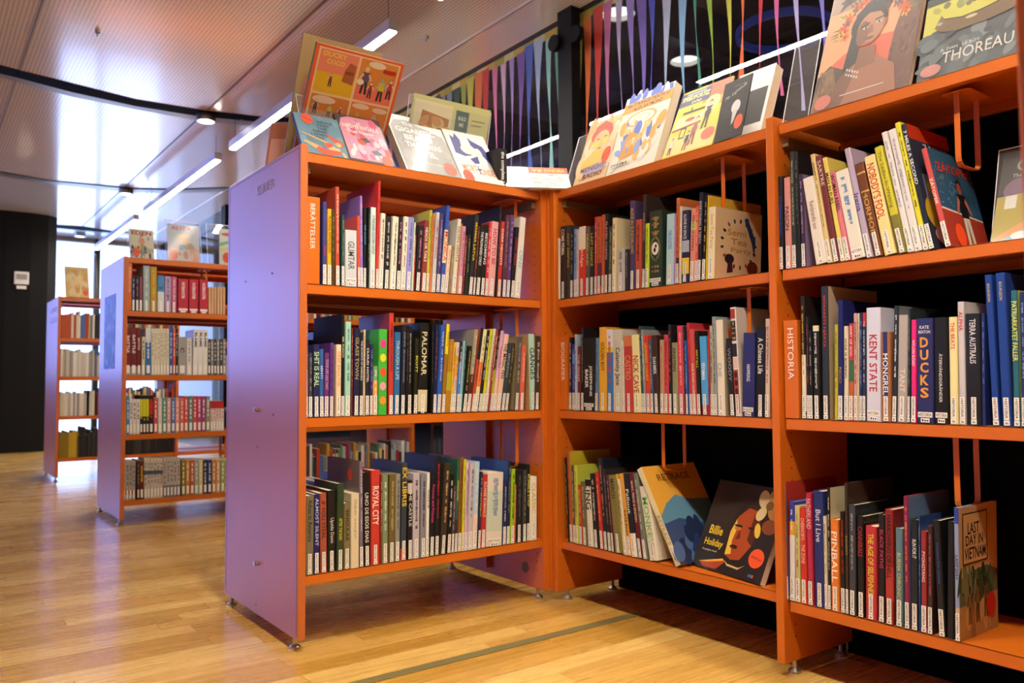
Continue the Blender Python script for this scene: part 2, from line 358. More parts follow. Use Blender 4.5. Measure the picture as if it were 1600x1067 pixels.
# large ring lamp frame in the dark room
rg = MB(); cpt = atz(1225, 55, 3.0); n = 40; RB = mat('3048a0', .3, .3, emis=.15)
for i in range(n):
    a, b_ = 2*math.pi*i/n, 2*math.pi*(i+1)/n
    P = [(cpt.x+.3*math.cos(a), cpt.y+.3*math.sin(a)), (cpt.x+.3*math.cos(b_), cpt.y+.3*math.sin(b_))]; Q = [(cpt.x+.28*math.cos(a), cpt.y+.28*math.sin(a)), (cpt.x+.28*math.cos(b_), cpt.y+.28*math.sin(b_))]
    rg.face([(*P[0], 3), (*P[1], 3), (*P[1], 3.05), (*P[0], 3.05)], RB); rg.face([(*P[0], 3), (*Q[0], 3), (*Q[1], 3), (*P[1], 3)], RB); rg.face([(*Q[0], 3), (*Q[0], 3.05), (*Q[1], 3.05), (*Q[1], 3)], RB)
tag(rg.build('ring_lamp'), 'large blue rimmed ring lamp in the dark room behind the glass', 'lamp')
# wall device
sw = atz(26, 456, .0); p = aty(34, 440, 10.98)
t = empty('wall_alarm_unit', (p.x, 11.0, p.z), 0, 'small white box unit on the black wall at the far left', 'alarm')
MB().box((-.075, 0, -.03), (.075, .03, .12), WHITE).build('housing', t, .006); MB().box((-.055, -.004, .03), (.055, 0, .09), mat('9c9c9a', .5)).build('display', t); MB().box((-.05, 0, -.085), (.05, .025, -.045), WHITE).build('lower_unit', t, .004)

# ------------------------------------------------------------------ paper streamers along the glass
RC = 'c03a30 c86a90 9898c8 404a70 8c8c94 8098b0 2c5848 a0b050 c8c850 e07838 c83c34 d878a0 d8b8d0 a890d0 7858a8 4868c0 a8c0d8 98d8d0 60a890 cccc40 d0d048 e87840 d04038 c878a0 c0b8d8 8c80c8 7868b8 4858c0 a8b8d0 88b8d8 489080 90b840 c8c850 e07040 c83c40 c0609c a898c8 8c88d0 6c58b0 5068c0 a0b8d0 80c0b8 60a080 b8c850 e8d050 e08040 c84038 c878a0'.split()
RN = {}
def cname(h):
    r, g, b_ = [int(h[i:i+2], 16) for i in (0, 2, 4)]; import colorsys
    H, Sx, V = colorsys.rgb_to_hsv(r/255, g/255, b_/255); H *= 360
    if V < .14: return 'black'
    if Sx < .13: return 'black' if V < .2 else 'dark grey' if V < .42 else 'grey' if V < .66 else 'pale grey' if V < .82 else 'white'
    if V < .2: return 'black'
    base = ('red' if H < 12 or H >= 345 else 'orange' if H < 33 else 'yellow' if H < 66 else 'green' if H < 165 else 'teal' if H < 195 else 'blue' if H < 248 else 'purple' if H < 300 else 'pink')
    if base == 'red' and V < .55: base = 'maroon'
    if base == 'orange' and V < .62: base = 'brown'
    if base == 'yellow' and V < .62: base = 'olive'
    if base in ('yellow', 'orange') and Sx < .28: return 'cream' if V > .75 else 'beige'
    if base == 'yellow' and Sx < .45: return 'cream' if V > .78 else 'beige'
    if base == 'blue' and V < .5: return 'navy'
    if base == 'red' and Sx < .5: return 'pink' if V > .6 else 'dusty red'
    if V < .38 and base not in ('maroon', 'navy', 'brown'): return 'dark '+base
    if Sx < .38 and V > .6: return 'pale '+base
    return base
ORD = lambda n: '%d%s' % (n, 'th' if 10 <= n % 100 <= 20 else {1: 'st', 2: 'nd', 3: 'rd'}.get(n % 10, 'th'))
RBX = GX+.045
def streamer(i, y, zt, L, wd, col):
    m = mat(col, .85); mb = MB(); n = 14; rnd = random.Random(i*31+5); fn = rnd.uniform(.5, .95); path = []; ws = []
    tw = rnd.choice((-1, 1))*rnd.uniform(1.3, 2.0)
    for k in range(n+1):
        f = k/n; a = tw*.35*f; g = 1-f/fn; w_ = wd*(max(.1, g) if g > 0 else max(.1, -g*.9))
        path.append((RBX+.01*math.sin(3*f+i), y+.012*math.sin(5*f+i), zt-L*f)); ws.append((w_*math.sin(a), w_*math.cos(a), 0))
    k = mb.mi(m)
    for p, w_ in zip(path, ws): mb.v += [(p[0]-w_[0]/2, p[1]-w_[1]/2, p[2]), (p[0]+w_[0]/2, p[1]+w_[1]/2, p[2])]
    for j in range(n): mb.f.append((2*j, 2*j+1, 2*j+3, 2*j+2)); mb.m.append(k)
    o = mb.build('paper_streamer'); sol = o.modifiers.new('thickness', 'SOLIDIFY'); sol.thickness = .0006
    return o
RPX = [592, 610, 630, 650, 668, 684, 693, 702, 713, 724, 735, 748, 759, 773, 786, 799, 814, 827, 841, 857, 871, 903, 917, 934, 949, 967, 985, 1002, 1017, 1040, 1066, 1086, 1107, 1135, 1156, 1186, 1213, 1242, 1278, 1305]
RCOL = 'c03a30 c86a90 9898c8 2c3858 404a70 30386c 8c8ca0 8098b0 2c5848 a0b050 c8c850 e07838 c83c34 d878a0 d8b8d0 a890d0 7858a8 4868c0 a8c0d8 98d8d0 60a890 ccd040 e87840 d04038 c878a0 c0b8d8 9888d0 7868b8 4858c0 b0bcd0 88b8d8 489080 90b840 c8c850 e07040 c83c40 d0689c b0a8d8 8078c8 6c58b0'.split()
gz = atx(800, 84, RBX).z
def y_at_px(u, z):       # where the vertical seen in pixel column u stands along the glass
    n_ = RT*F_PX - FW*(u-800); # (P-CO).n_ = 0
    d = Vector((RBX, 0, z))-CO; return -(d.dot(n_))/n_.y
for i, (u, c) in enumerate(zip(RPX, RCOL)):
    y = y_at_px(u, gz); rnd = random.Random(i)
    side = 'beyond' if u < 880 else 'nearer than'
    o = streamer(i, y, gz-.01, rnd.uniform(.72, .98), rnd.choice((.055, .066, .078, .09)), c)
    n_ = sum(1 for uu in RPX[:i+1] if (uu < 880) == (u < 880))
    tag(o, '%s twisted paper streamer, %s of those %s the tall black post' % (cname(c), ORD(n_), 'left of' if u < 880 else 'right of'), 'streamer', 'paper streamers hanging on the glass wall')
# yellow tape holding them
tp = MB(); TM = [mat('c8a838', .7), mat('d8cc88', .7), mat('a8a040', .7)]
ya, yb = y_at_px(585, gz), y_at_px(1330, gz); k = 0; y = yb
while y < ya: tp.box((RBX-.003, y, gz-.03-.004*(k % 2)), (RBX-.002, y+.1, gz+.012), TM[k % 3]); y += .101; k += 1
tag(tp.build('tape_strip'), 'yellow masking tape strip holding the paper streamers along the top of the glass', 'tape')
# ---- the rows of books, read off the shelves: bottom-left, bottom-right, top-left x, top y, colour | title | ink | options
ROWS = []
def row(unit, shelf, *blocks): ROWS.append((unit, shelf, blocks))
row('A', 1, (470, 270, 5.335, '''
182 216 186 238 3b3f86|JAIKA|c8402c|t=.2,.62;lab=w
222 257 225 298 d9a514|PLAYING WITH SCARS|2a2008|*
259 289 262 305 4a3a10||8a7a30|n
294 328 292 113 b84c36||e0c8b0|t=.3,.9
341 368 345 350 24474a||7a9a60|
372 470 372 472 c3cad0|GLIMTAR|5a5a58|*;h;t=.3,.8;d=.13
476 500 472 355 d8543a||8a2a1a|
501 524 490 188 8b70c8||e0c860|
527 549 532 285 10181c|THE CLOUDS|58b0d8|*
556 574 570 284 15151a||90905a|n
577 622 583 284 c8dcd8|A THOUSAND COLOURED CASTLES|3a4a50|*
625 648 650 65 cc342e||701818|t=.35,.95
650 690 675 335 d8d4c4||4a4a48|
693 742 715 362 1b1a1c||c8c8c8|
744 794 772 362 e2dec8||6a6a60|
797 832 825 362 1a181b||e080b0|
834 876 865 362 dedac6||55554c|
877 924 905 368 9090d2||3c3c90|
926 938 940 412 cfe3c0||6a8a5a|n
939 950 951 515 b53030||e8c8b8|n
951 1000 985 437 1d181b||b080a0|
1003 1044 1030 395 8a3234|HEADS OR TAILS|e8dccc|*'''),
 (660, 270, 5.335, '''
26 54 52 305 b8b83a||3a5a20|
56 76 92 345 c8783c||5a3018|n
80 110 122 328 c4c6ca|COMIC BOOKING|a82c34|*
113 145 150 340 4b3f6b||a090c8|
149 182 205 273 3550a8|MONICA|d8402c|*;b=.34-.72-e6dcb8;t=.36,.7;th=.9
185 216 222 605 e2cdb5||c08a70|
220 243 245 610 8a7355||c8b898|n
246 279 297 385 ddd6c2|SIXTEN GENTLE|4a4436|
282 294 326 421 b8834e||6a4020|n
296 326 338 445 d090ac||6a4878|
330 352 362 520 7a2830||c8a090|n
355 383 385 510 20241e||8a8a60|n
386 420 446 348 22282c|MAMMA LATVA|d8c020|*
424 441 466 440 5a241c||a87860|
443 480 485 430 161616|THE PROPHESIED CHILD|e0e0dc|*
483 520 524 432 181614|BECOMING|e0e0dc|
522 545 553 410 c42d38||f0d8d0|
548 604 578 403 dfa2a4|HOW TO BE|b02038|*
607 622 640 278 141414||707070|n
623 656 662 405 bc342e|DARK HEIGHTS|f0d8c8|*
662 697 700 352 553040||a08088|
699 733 742 352 5a3a70||b8a0c8|
736 768 784 452 1a1520|ZERO MAN|b83028|
772 822 790 362 ded9cc|ONE|88b0d0|*;t=.35,.6'''))
row('A', 2, (470, 470, 5.335, '''
38 65 40 97 9a93c8|BLACKBIRD DAYS|3c3460|*;th=.75
68 102 72 432 3a3a3c||a0a0a0|
105 158 107 363 1f2558|SHIT IS REAL|b8e0a8|th=.8
160 194 160 400 2f5f9e|SENTI|c8d8f0|
196 239 205 432 6a2f73|YOUR LIFE LIKE THAT|b8a0d0|
240 270 242 350 5e3488||2c1a48|
293 338 298 363 e8d2b0|DEEP BREATHS|d88a58|*
339 366 345 108 0f0f0f|MR. PUNCH|e0d098|t=.45,.9
370 419 378 172 9ccfc0||4a7a70|
422 436 428 230 7a2a20||c89080|n
438 490 450 232 1b2040|GLASS TOWN|b0a060|*
492 521 500 262 1c1c26|THE SACRIFICE OF DARKNESS|c8c8c8|*
523 539 530 240 cdbb98||6a4a30|n
540 573 549 322 20202e|CLOUD HOTEL|e0e0e0|*
575 600 583 362 28285a||9098d0|
604 642 610 545 dfa050||f0e0b0|b=.7-1-6aa07a
648 720 655 235 42b03c||000000|n;dots;d=.2
733 773 742 100 c23a2e|SWIMMING IN DARKNESS|54202c|*;cov=8a2018
778 828 790 260 2b6396|THROUGH A LIFE|a8c8e0|*
832 870 850 200 1c1c2c||8088a0|
874 892 880 205 101010||606060|n
893 925 900 213 161216||a8a8a0|
943 976 962 313 1e1e10|SCOTT|d8d840|
978 1056 1000 183 141410|PALOMAR|d8d0a8|*;t=.42,.9;b=.02-.26-c8c098'''),
 (660, 470, 5.335, '''
74 91 84 195 0f0f10||505050|n
92 119 118 195 141c40||a04838|
120 156 162 200 2a55ac||b8c8e8|
159 186 207 195 946820|TONTA|b86020|b=.66-1-e0d020;t=.68,.98
188 229 228 322 a8761e||c8a020|n;b=.3-.55-b0a820
230 249 262 345 dcac40||8a4820|
251 279 290 345 c8c0b0||c03848|b=.5-.8-d8a040
281 304 312 335 20242c||e0e0e0|b=.25-.7-3a80c8
306 324 345 335 8fbcd8||c8a020|
325 336 367 332 2e6f66||a0c8c0|n
337 366 390 378 161616||c8a830|
370 404 444 240 958c74||d0c8b0|b=.12-.45-4a2320
406 430 492 227 b04a28||281a18|b=.62-1-181818
432 466 512 240 d8d4a0||6a6a60|b=.3-.6-e88048
468 494 545 245 1c1c1c||e0e0e0|
496 518 572 240 c8c824||707010|
520 540 598 235 d8cfae||383830|
541 562 618 235 943838||e8c8b8|n
564 584 642 235 141410||c8c020|b=.2-.5-b0b020
586 612 662 250 d8a0cc|PARALLELL|8c2c60|*;b=.05-.4-e0b8a0
616 655 690 280 e0bca8|THE MAGIC PEN|181414|*;t=.42,.88;th=.8
658 690 726 355 2f3c44|MICKSVAL|90a0a0|
691 716 747 352 33302a||a89868|
766 806 800 300 55504c||a8a090|cov=94855c;d=.22
812 848 815 370 d0604a|O JOSEPHINE!|f0c8b0|
905 953 890 275 a8d0c0|GANGES|161614|*;t=.4,.82;th=.8;cov=bca06c
975 1022 990 297 3a3028||c8c0b0|cov=a48858'''))
row('A', 3, (470, 670, 4.445, '''
35 91 40 468 6f6a50|Ashes in America|2e2a20|;t=.42,.95
93 132 88 458 23205e|ALMOST SILENT|c0c8e8|*;t=.35,.95
140 187 135 450 a0503c|IF YOU STEAL|3c1814|*
190 246 190 430 191814|Upside Dawn|c8c8c0|*;t=.35,.66
250 299 256 382 31422a|AFTER THE RAIN|c8c030|*;t=.35,.6
303 346 305 518 7d7048|SINGULAR|181810|*
350 408 352 452 d6cba8||b0a480|n;d=.15
412 438 400 228 77687c||d0c8d0|cov=7c6c66;sticker;d=.24
441 486 428 305 121212|UNO DE ESOS DIAS|d8d8d0|*;t=.25,.78
490 552 492 290 c0392e|ROYAL CITY|f0e0d8|*;t=.42,.83;th=.7
554 566 558 318 8a2a20||e0c0b0|n
568 607 568 320 7a8c68||d8e0c8|
611 655 620 318 6c5c2e||b0a060|
656 690 662 315 8a8a84||484840|
698 738 708 238 343c48|EX LIBRIS|e0c020|*;t=.55,.95;b=.0-.12-c8482c;th=.75
742 777 745 362 141414|THE CASTLE|d0d0c8|*;b=.84-.97-c8b8b0
780 827 785 312 b8b0b8||3c3840|
830 870 838 318 80808a||3a3c48|'''),
 (660, 670, 4.445, '''
20 48 30 305 e0dcd4|WAKE UP|181818|*;t=.42,.95
50 84 66 335 15131a|Princess and Princess|c83c80|*
86 120 98 192 16161a||b83040|
124 166 160 245 3a2f22||c8a878|
172 203 188 320 121212||d8d8c8|
205 222 215 400 4a3a48||c8a0b0|
223 243 236 215 2f5a44|SAGALAND|c8d040|b=.0-.35-383020
246 273 264 200 7c5226||3c2410|
275 290 291 213 d0ce20||707010|
292 312 305 235 cdacc0||3c3c88|
313 348 336 235 bcb4bc||484850|
350 384 372 230 a8c8e0||e8d8c8|b=.0-.4-e0c8b8
386 404 408 300 222a44||d8c840|
406 440 426 320 b4282e|BIZARRE ROMANCE|e8c8b0|*
446 556 440 312 d8d0c0||88a0c0|h;b=.2-.75-c0ccb8;d=.13
558 584 570 370 262a52||b8c0e0|
586 608 602 225 1a2236||8890a8|cov=2c5088;d=.24
612 640 618 280 96b824||202410|
641 652 646 390 c85a28||e8c8a0|n
654 694 652 285 1c1c1c||606060|
698 722 705 290 3e3c3c||989890|
726 750 730 250 181a14|RUMBLE STRIP|c8c840|*;cov=181818;d=.22
753 802 751 335 e2decc|CLASSIC|c8b040|'''))
row('B', 1, (860, 270, 5.333, '''
35 77 33 552 dedac8||c8c030|
80 126 80 452 2e2320|COME PRIMA|e8e0d8|*;t=.6,.96
129 160 128 442 3a3834|ANY EMPIRE|b8983c|*;n
161 184 165 470 141416||a0a0a0|
186 212 190 470 7096d4||203058|
213 231 216 475 c8bcae||8a3a30|
233 286 233 455 c8362c|The Bridge|f0d0c0|*;b=.67-1-e2ded0
290 318 292 452 5a544e|HEADLAND|c8c840|*
321 354 323 450 18181a|LAST DANCE|d0c020|*
359 382 361 370 b8383a||e8a8a0|
384 419 384 370 b8542c||38401c|b=.1-.4-5a2028
422 442 425 350 c05a35||6a2a18|
444 472 450 345 1a1a1c|FLAYED CORPSE|d8a8b8|*
473 506 480 450 3c4a3c||909c88|
508 541 514 380 e2d2a4||38301c|cov=e2d2a4;d=.15
546 612 548 638 bcbab8||6a6a6c|d=.14
614 648 614 640 24242c||888890|n
652 696 655 238 4a3a60|ALICE IN SUNDERLAND|c8a850|t=.4,.92
701 750 705 395 b04c32||301410|
756 780 765 183 302824|ANKOMSTEN|a89888|*
782 816 786 425 bcd82c||606818|
820 925 822 330 26382c||b8a050|h;ornate;d=.2'''),
 (1030, 270, 5.337, '''
48 113 57 350 a8ced8|DELICATES|5078b8|*;t=.5,.76
114 128 116 350 b078b4||d8a0c8|n
130 158 137 212 c46834||38180c|b=0-.3-4a2018
160 178 170 280 d8ccb8||8a7a68|n
181 240 188 320 1d2648|ALONE IN SPACE|d8d8d8|*;t=.6,.95;b=.42-.58-a8b0bc;b=.12-.34-e0c030
243 286 258 300 dc8878|PRINCE OF JUNIPERS|4a2828|*;b=.7-.82-c8cc70
288 311 302 280 da6444||f0c0a0|
314 346 333 168 1c1c2a|EVERYTHING IS TEETH|c8c8d0|*
348 380 372 190 101014||c8a030|b=.0-.4-141018
384 394 391 190 d8c020||887818|n;cov=d8b83c;d=.25
396 458 400 295 e8deba|Semi Tea Party|c8a850|cover=tea;d=.22'''))
row('B', 2, (860, 470, 5.333, '''
148 170 148 305 161416||c8c8c8|
172 197 172 360 28388c||8898e0|b=.7-.85-5890e0
200 219 198 280 a8b4cc||4048a0|
221 246 222 380 5e222a|THE GIANT|e0c8b0|*
248 272 243 225 141416||8a8a80|
275 366 275 315 1a1818|JOSEPHINE BAKER|e8e8e8|h;t=.2,.62;two
368 394 372 310 5a7ca4||283850|
398 460 396 222 e2aa2a|GOLDEN BOY|4a3820|*;t=.48,.82
463 515 459 240 3f74b8||d83c28|b=.78-1-d8d8dc;b=.72-.78-d0d840
517 592 500 242 cac6b6|Calamity Jane|1c1c1c|t=.32,.78;th=.62
600 612 590 330 d8d4cc||707070|
614 682 600 292 b83c3a|CASTRO|e09068|t=.42,.74;th=.7;b=.86-1-c87850
688 750 660 285 e4dfa2|NICK CAVE|a83428|t=.25,.73;th=.75
755 776 722 212 2c4a50||a8b8b8|
778 796 750 240 909090||e8e8e8|
798 832 770 292 cc3820|LEONARD COHEN|e0c030|
834 857 812 320 3a5a80||d8a040|
861 906 832 290 3c2622|DAHMER|d8e0e8|t=.5,.72
908 943 902 325 b09474||c04830|'''),
 (1030, 470, 5.337, '''
16 75 12 285 c4424a||7a1820|
80 104 57 200 1c1c20||d85020|
106 152 82 350 8c8a6a|EINSTEIN|303020|t=.6,.92
155 206 125 210 d03e54||f0b0b0|
208 222 178 212 22303c||808890|n
224 242 206 330 2050a4||a0b8e0|
250 274 216 185 bc343c||701820|
276 311 245 237 c84e4c|ANNE FRANKS DAGBOK|f0d0b8|t=.2,.6
319 348 291 252 161618|METALL|d0c820|
355 412 330 298 4a9edc|FEYNMAN|f0f4f8|t=.45,.66;b=0-.13-9a2438
413 422 402 240 a82828||e8c8b8|n
425 452 394 210 b4ac94||38342c|
455 484 417 135 8a969a||383c40|
488 546 455 162 e0dac8|CHE|8a9aa8|t=.4,.55;d=.16;sticker;cov=a89c88
583 630 545 315 1a1a1a|WOODY|909090|
633 680 584 57 dcd4cc||301818|ikwia;cov=c8c0b8
686 786 693 270 2a2c66|HAWKING|e0e4e8|h;t=.42,.62;d=.18
800 884 805 222 141412|A Chinese Life|e0e0d8|*;t=.48,.88;th=.5
888 935 900 150 d0bfae||a05040|'''))
row('B', 3, (860, 680, 4.444, '''
36 60 22 240 141416|the BOXER|e8e8e0|*;cover=boxer;d=.2
120 131 92 155 101010||b8b8b0|n
133 153 105 112 b0562e||38180c|cov=b8a828;d=.2
155 172 138 210 5a4438||c8b8a0|
173 195 158 208 b6c044||6a7020|
197 219 178 345 b43e22||e8b090|
222 252 200 320 6a6044||b8b090|
258 298 223 306 dcd8cc|KING|181818|*;t=.55,.96;th=.85;b=.9-1-18181a
300 336 265 266 181818||c8c8c0|
342 368 303 252 bc2e24||e8a090|
370 398 325 162 1a2232||c88030|cov=101420;d=.24
402 424 358 235 221e22||907888|
425 440 378 275 5a2028||b89090|
445 496 392 278 7c7644|MARCH|303018|t=.7,.95
498 510 436 272 c8b020||282408|n
512 530 450 305 d8d0b8||38342c|
533 562 466 267 daa03a|KATE EVANS|281c10|t=.2,.55
564 602 495 266 161a28|Fallout|e8e8e8|*;b=0-.28-e0dcd0
606 638 527 262 601a22|MARX, FREUD & EINSTEIN|e0c8b8|
642 672 570 265 6e786c||c8c8b8|
685 745 590 360 dad4c4|MONKEY|70c070|*;t=.2,.85;th=.62;d=.2'''))
row('C', 1, (1200, 180, 4.27, '''
72 104 60 412 1a1c28|An Olympic Dream|3858c8|t=.35,.8
115 156 102 420 d09088|PASCIN|181414|t=.42,.68;th=.6
158 187 130 247 2e362e||b0b890|
189 216 158 247 1c1c1e||686868|n
222 250 192 398 3c2a44||a890b0|cov=8878a0
318 395 212 435 e6decd|Rembrandts son|886868|t=.4,.72
398 430 248 280 dcc484||88682c|
434 476 290 288 6e2c2e|SARTRE|d8c0b0|t=.7,.97
480 512 348 292 e0ce62|MAN IN FURS|1c1a14|*;t=.55,.85;th=.75
514 550 392 388 dc7a8c|WOMAN REBEL|181418|*;t=.55,.97;th=.8
556 648 443 385 e2decf||5088c0|h
656 698 492 235 b4a4bc|Irena|303c80|t=.42,.58;th=.8
706 766 572 330 6e3c1a|MORMONS|c8a050|t=.15,.7;b=.68-.7-c8a050;b=.88-.9-c8a050
772 850 632 285 ecd892|NOBODY'S FOOL|c8342c|*;t=.36,.92;th=.7'''),
 (1390, 160, 3.952, '''
55 106 -98 284 c8c232|The Ladies-In-Waiting|686418|*;t=.42,.95;b=0-.35-7c7434
109 148 -57 190 dedad6||9898a0|
150 200 -15 176 dcd8d6||9898a0|
205 242 22 132 d8d232||484a20|
246 281 68 142 1a2234|7 MILES A SECOND|e8e8e8|*;t=.5,.96;th=.6;cover=miles;d=.2
345 386 192 292 c44e4c|ZÁTOPEK|f0d8c8|t=.4,.72;th=.6;cover=zat;d=.2'''))
row('C', 2, (1210, 430, 4.27, '''
180 208 165 140 1c1816||c8a830|b=.06-.52-ddd4c0
211 232 200 275 1c1a18||a83828|
234 258 224 370 161616||989890|
261 302 249 337 1e1e1c||c8c8c0|b=.94-1-d8d0b0
316 362 302 76 2a3038|MÖRKRETS HJÄRTA|c0402c|t=.52,.95;cov=b8a890;d=.24
400 421 400 330 b8b030||585818|n
423 456 410 168 1c2468|NOCI|a88858|t=.3,.45;d=.2
459 488 456 340 dacfb4|WAR IS BORING|383430|*
492 522 492 322 c03438|ARMY OF GOD|f0d8d0|*;t=.66,.98;b=.4-.62-3a6848;b=.12-.4-b8603c
524 549 517 255 c49c94||7a2c34|
551 559 554 254 d0c8a8||585040|n
561 581 556 250 1c2c54||8090c0|
583 606 572 250 28304c||d8d8d0|b=.87-1-b83038
609 706 606 220 ccd0e4|KENT STATE|b02c30|*;h;t=.26,.76;th=.55;d=.2
710 778 703 380 9c6642|MONGREL|e8e8ec|*;t=.3,.76;center=2a3468;th=.5
781 812 795 205 26303a||e0e0e0|cov=6a7078
815 880 815 268 aca4a0|TANT|d8d0c8|;t=.28,.5'''),
 (1400, 420, 4.105, '''
71 88 68 257 1a2c30||708888|
92 126 84 328 dc2c7c|NYLON ROAD|f8d0e0|*;t=.55,.8
133 242 120 322 2a2e62|DUCKS|d89838|*;s;h;d=.16
247 336 240 315 161613|ÅTERVÄNDSGRÄNDER|d8d8d0|h;t=.2,.66;th=.28
342 395 332 310 eadea2|THE BEATS|c83838|*;t=.7,.95;th=.5
402 446 386 212 c8c2c4|ALPHA|c03434|*;t=.76,.92;th=.6
450 550 438 290 1c1c1c|TERRA AUSTRALIS|d8d8dc|*;t=.55,.95;th=.4
553 575 545 286 20306c||6080c0|n
616 664 560 40 1c4090|BOURGEON|c8b878|t=.82,.94;th=.35
680 744 632 28 1c4090|BOURGEON|c8b878|t=.82,.94;th=.3
757 800 733 140 2a6878|PATRIARKATET FALLER|d8dc60|*;t=.48,.92;th=.8;cov=d8d850
806 842 790 150 203468||80a0d8|'''))
row('C', 3, (1210, 680, 3.555, '''
60 80 40 258 1c4e78||8898b0|cov=a83028;d=.24
83 112 78 366 3040a4||e0dcd0|b=.0-.66-d8d8dc;b=.66-.8-e0a828
115 142 101 390 c2ba7a||886c38|
145 180 132 405 c43222|CHERNOBYL - THE ZONE|f0b0a0|*
187 216 172 320 b42c4c|FATHERLAND|e8a8b0|*;t=.68,.95;th=.9
221 276 210 308 24306c|But I Live|d0d8e0|*;t=.56,.84;th=.5
278 294 258 448 d4ccb4||484038|
296 313 288 290 141414||c0b8a0|cov=d0c8a0
315 360 304 465 da7a28|PINBALL|f8e8d8|*;t=.25,.93;th=.7
368 392 360 425 18120e||c03020|
394 411 385 265 3a2a20|AUSCHWITZ|a09858|t=.45,.6
415 452 409 385 3c4048||a0a0a0|cov=24262c
462 498 455 448 141210|CANNIBALS|a02820|*;t=.6,.9;th=.7
505 566 503 503 b8343a|THE AGE OF SELFISHNESS|e0d040|*;t=.24,.92;th=.5
573 610 572 440 161616|BLACK PATHS|b83858|*;t=.5,.86
616 662 612 410 8a2622|HARROWING OF HELL|181212|*;t=.4,.95;b=.2-.5-b03830
670 711 668 515 5a7c86|BURMA CHRONICLES|c8c078|*;t=.2,.75;th=.5'''),
 (1400, 680, 2.755, '''
38 59 30 262 84224c||d89040|cov=5878a0;d=.2
63 94 60 362 1c2428|RUN FOR IT|e8e8e8|*;t=.65,.82
98 104 95 350 204888||a0b8d8|n
105 131 99 412 943030|PYONGYANG|f0d0c8|t=.5,.8
135 157 133 388 3c2622||b84858|
180 212 148 365 16181a|Complete Don Quixote|4058b8|t=.4,.86;th=.35
215 246 218 372 121212||202020|n
256 277 214 308 8c9cc0|LAST DAY|2c3858|t=.3,.8;b=0-.25-c8b090;b=.88-1-2848a8;cover=vietnam;d=.19'''))
# the shelf standing behind (four rows)
row('E', 1, (150, 380, 4.447, '''
248 272 250 228 28306a||c8ccd8|
275 298 276 228 222244||d8b060|
300 323 302 232 8a4a54||5060a0|
328 375 328 155 9fb4ba||d8e0e0|
377 424 378 162 bc9620||d8c060|
427 474 428 222 d8e2ea|2|2c3840|b=.55-1-4888c8
477 522 478 228 b49cc4||403050|
524 560 526 232 c4668c||f0d0e0|
570 642 572 245 b8283c|PATERNOSTER|f0e0e4|h;d=.13
647 712 648 250 b8283c|PATERNOSTER|f0e0e4|h;d=.13
719 779 720 253 b8283c|PATERNOSTER|f0e0e4|h;d=.13
''' + '\n'.join('%d %d %d 304 d8ae84||c09468|n' % (782+i*20, 800+i*20, 782+i*20) for i in range(6))))
row('E', 2, (150, 380, 4.447, '''
205 241 209 585 701c1c|BATTLE|e8d8d8|b=0-.18-a8a8b0
244 283 246 585 701c1c|BATTLE|e8d8d8|b=0-.18-a8a8b0
286 311 286 585 701c1c|BATTLE|e8d8d8|b=0-.18-a8a8b0
318 341 320 650 d8d0b0||404040|
345 383 346 590 2c74b4||e0e8f0|b=.7-1-d8dce0
''' + '\n'.join('%d %d %d 592 dcd8c4||a8a080|' % (385+i*21, 405+i*21, 385+i*21) for i in range(6)) + '''
513 532 514 590 2c5cc0||e0e0e0|
535 553 537 592 d85c30||e8d8d8|
556 570 557 592 181818||e0e0e0|
573 628 574 650 a0a09e|C|303030|d=.12
631 666 632 658 dcdcda||a0a0a0|
672 706 680 600 e4e4e2|BLAME|141414|t=.6,.95
708 741 712 600 e4e4e2|BLAME|141414|t=.6,.95
743 776 745 600 e4e4e2|BLAME|141414|t=.6,.95
''' + '\n'.join('%d %d %d 665 %s||e0e0e0|' % (778+i*21, 797+i*21, 778+i*21, ('484848', '8a8a8a')[i % 2]) for i in range(6))))
_e3 = 'c8565a d8d0c8 58a098 e0a0a0 4878b8 dc9888 d87068 d84c48 489898 d84848 b04880 984080 8a9080'.split()
row('E', 3, (60, 600, 4.85, '''
650 664 652 95 d8c030||404040|
667 691 668 92 3c8cc8||e0e0e0|
692 715 693 115 e0dedc||402828|
718 741 719 115 e0dedc||402828|
743 769 744 115 e0dedc||402828|
770 792 771 85 181818||d8d820|b=.45-.9-c8c828
793 816 793 85 181818||d8d820|b=.45-.9-c8c828
817 839 817 85 181818||d8d820|b=.45-.9-c8c828
840 872 840 85 241818||d83028|b=.5-.85-a82820
''' + '\n'.join('%d %d %d %d %s||f0e8e0|' % (875+i*33, 905+i*33, 876+i*33, (105, 92)[i > 6], c) for i, c in enumerate(_e3)) + '\n' +
 '\n'.join('%d %d %d 128 d8d0cc||b83030|b=.75-1-b02c28' % (1306+i*20, 1325+i*20, 1307+i*20) for i in range(5))))
_e4 = '8a7c20 b88c40 c85c38 98b0a8 d8c890 283458 284078 c88c40 d8a080 88b060'.split()
row('E', 4, (60, 600, 4.85, '\n'.join('%d %d %d 585 a8a49c||383430|b=.15-.25-a83028' % (640+i*24, 662+i*24, 642+i*24) for i in range(4)) + '''
748 768 750 580 4a2c20||808080|
770 798 771 583 5c2418|MONSTER|e0b828|
''' + '\n'.join('%d %d %d 565 ccc4b4||38404c|b=.6-.7-505868' % (802+i*24, 824+i*24, 802+i*24) for i in range(6)) + '\n' +
 '\n'.join('%d %d %d 558 bcb4ac||38343c|b=.0-.3-787480' % (947+i*26, 971+i*26, 947+i*26) for i in range(5)) + '\n' +
 '\n'.join('%d %d %d 575 %s||e8e4d8|' % (1085+i*33, 1115+i*33, 1086+i*33, c) for i, c in enumerate(_e4))))
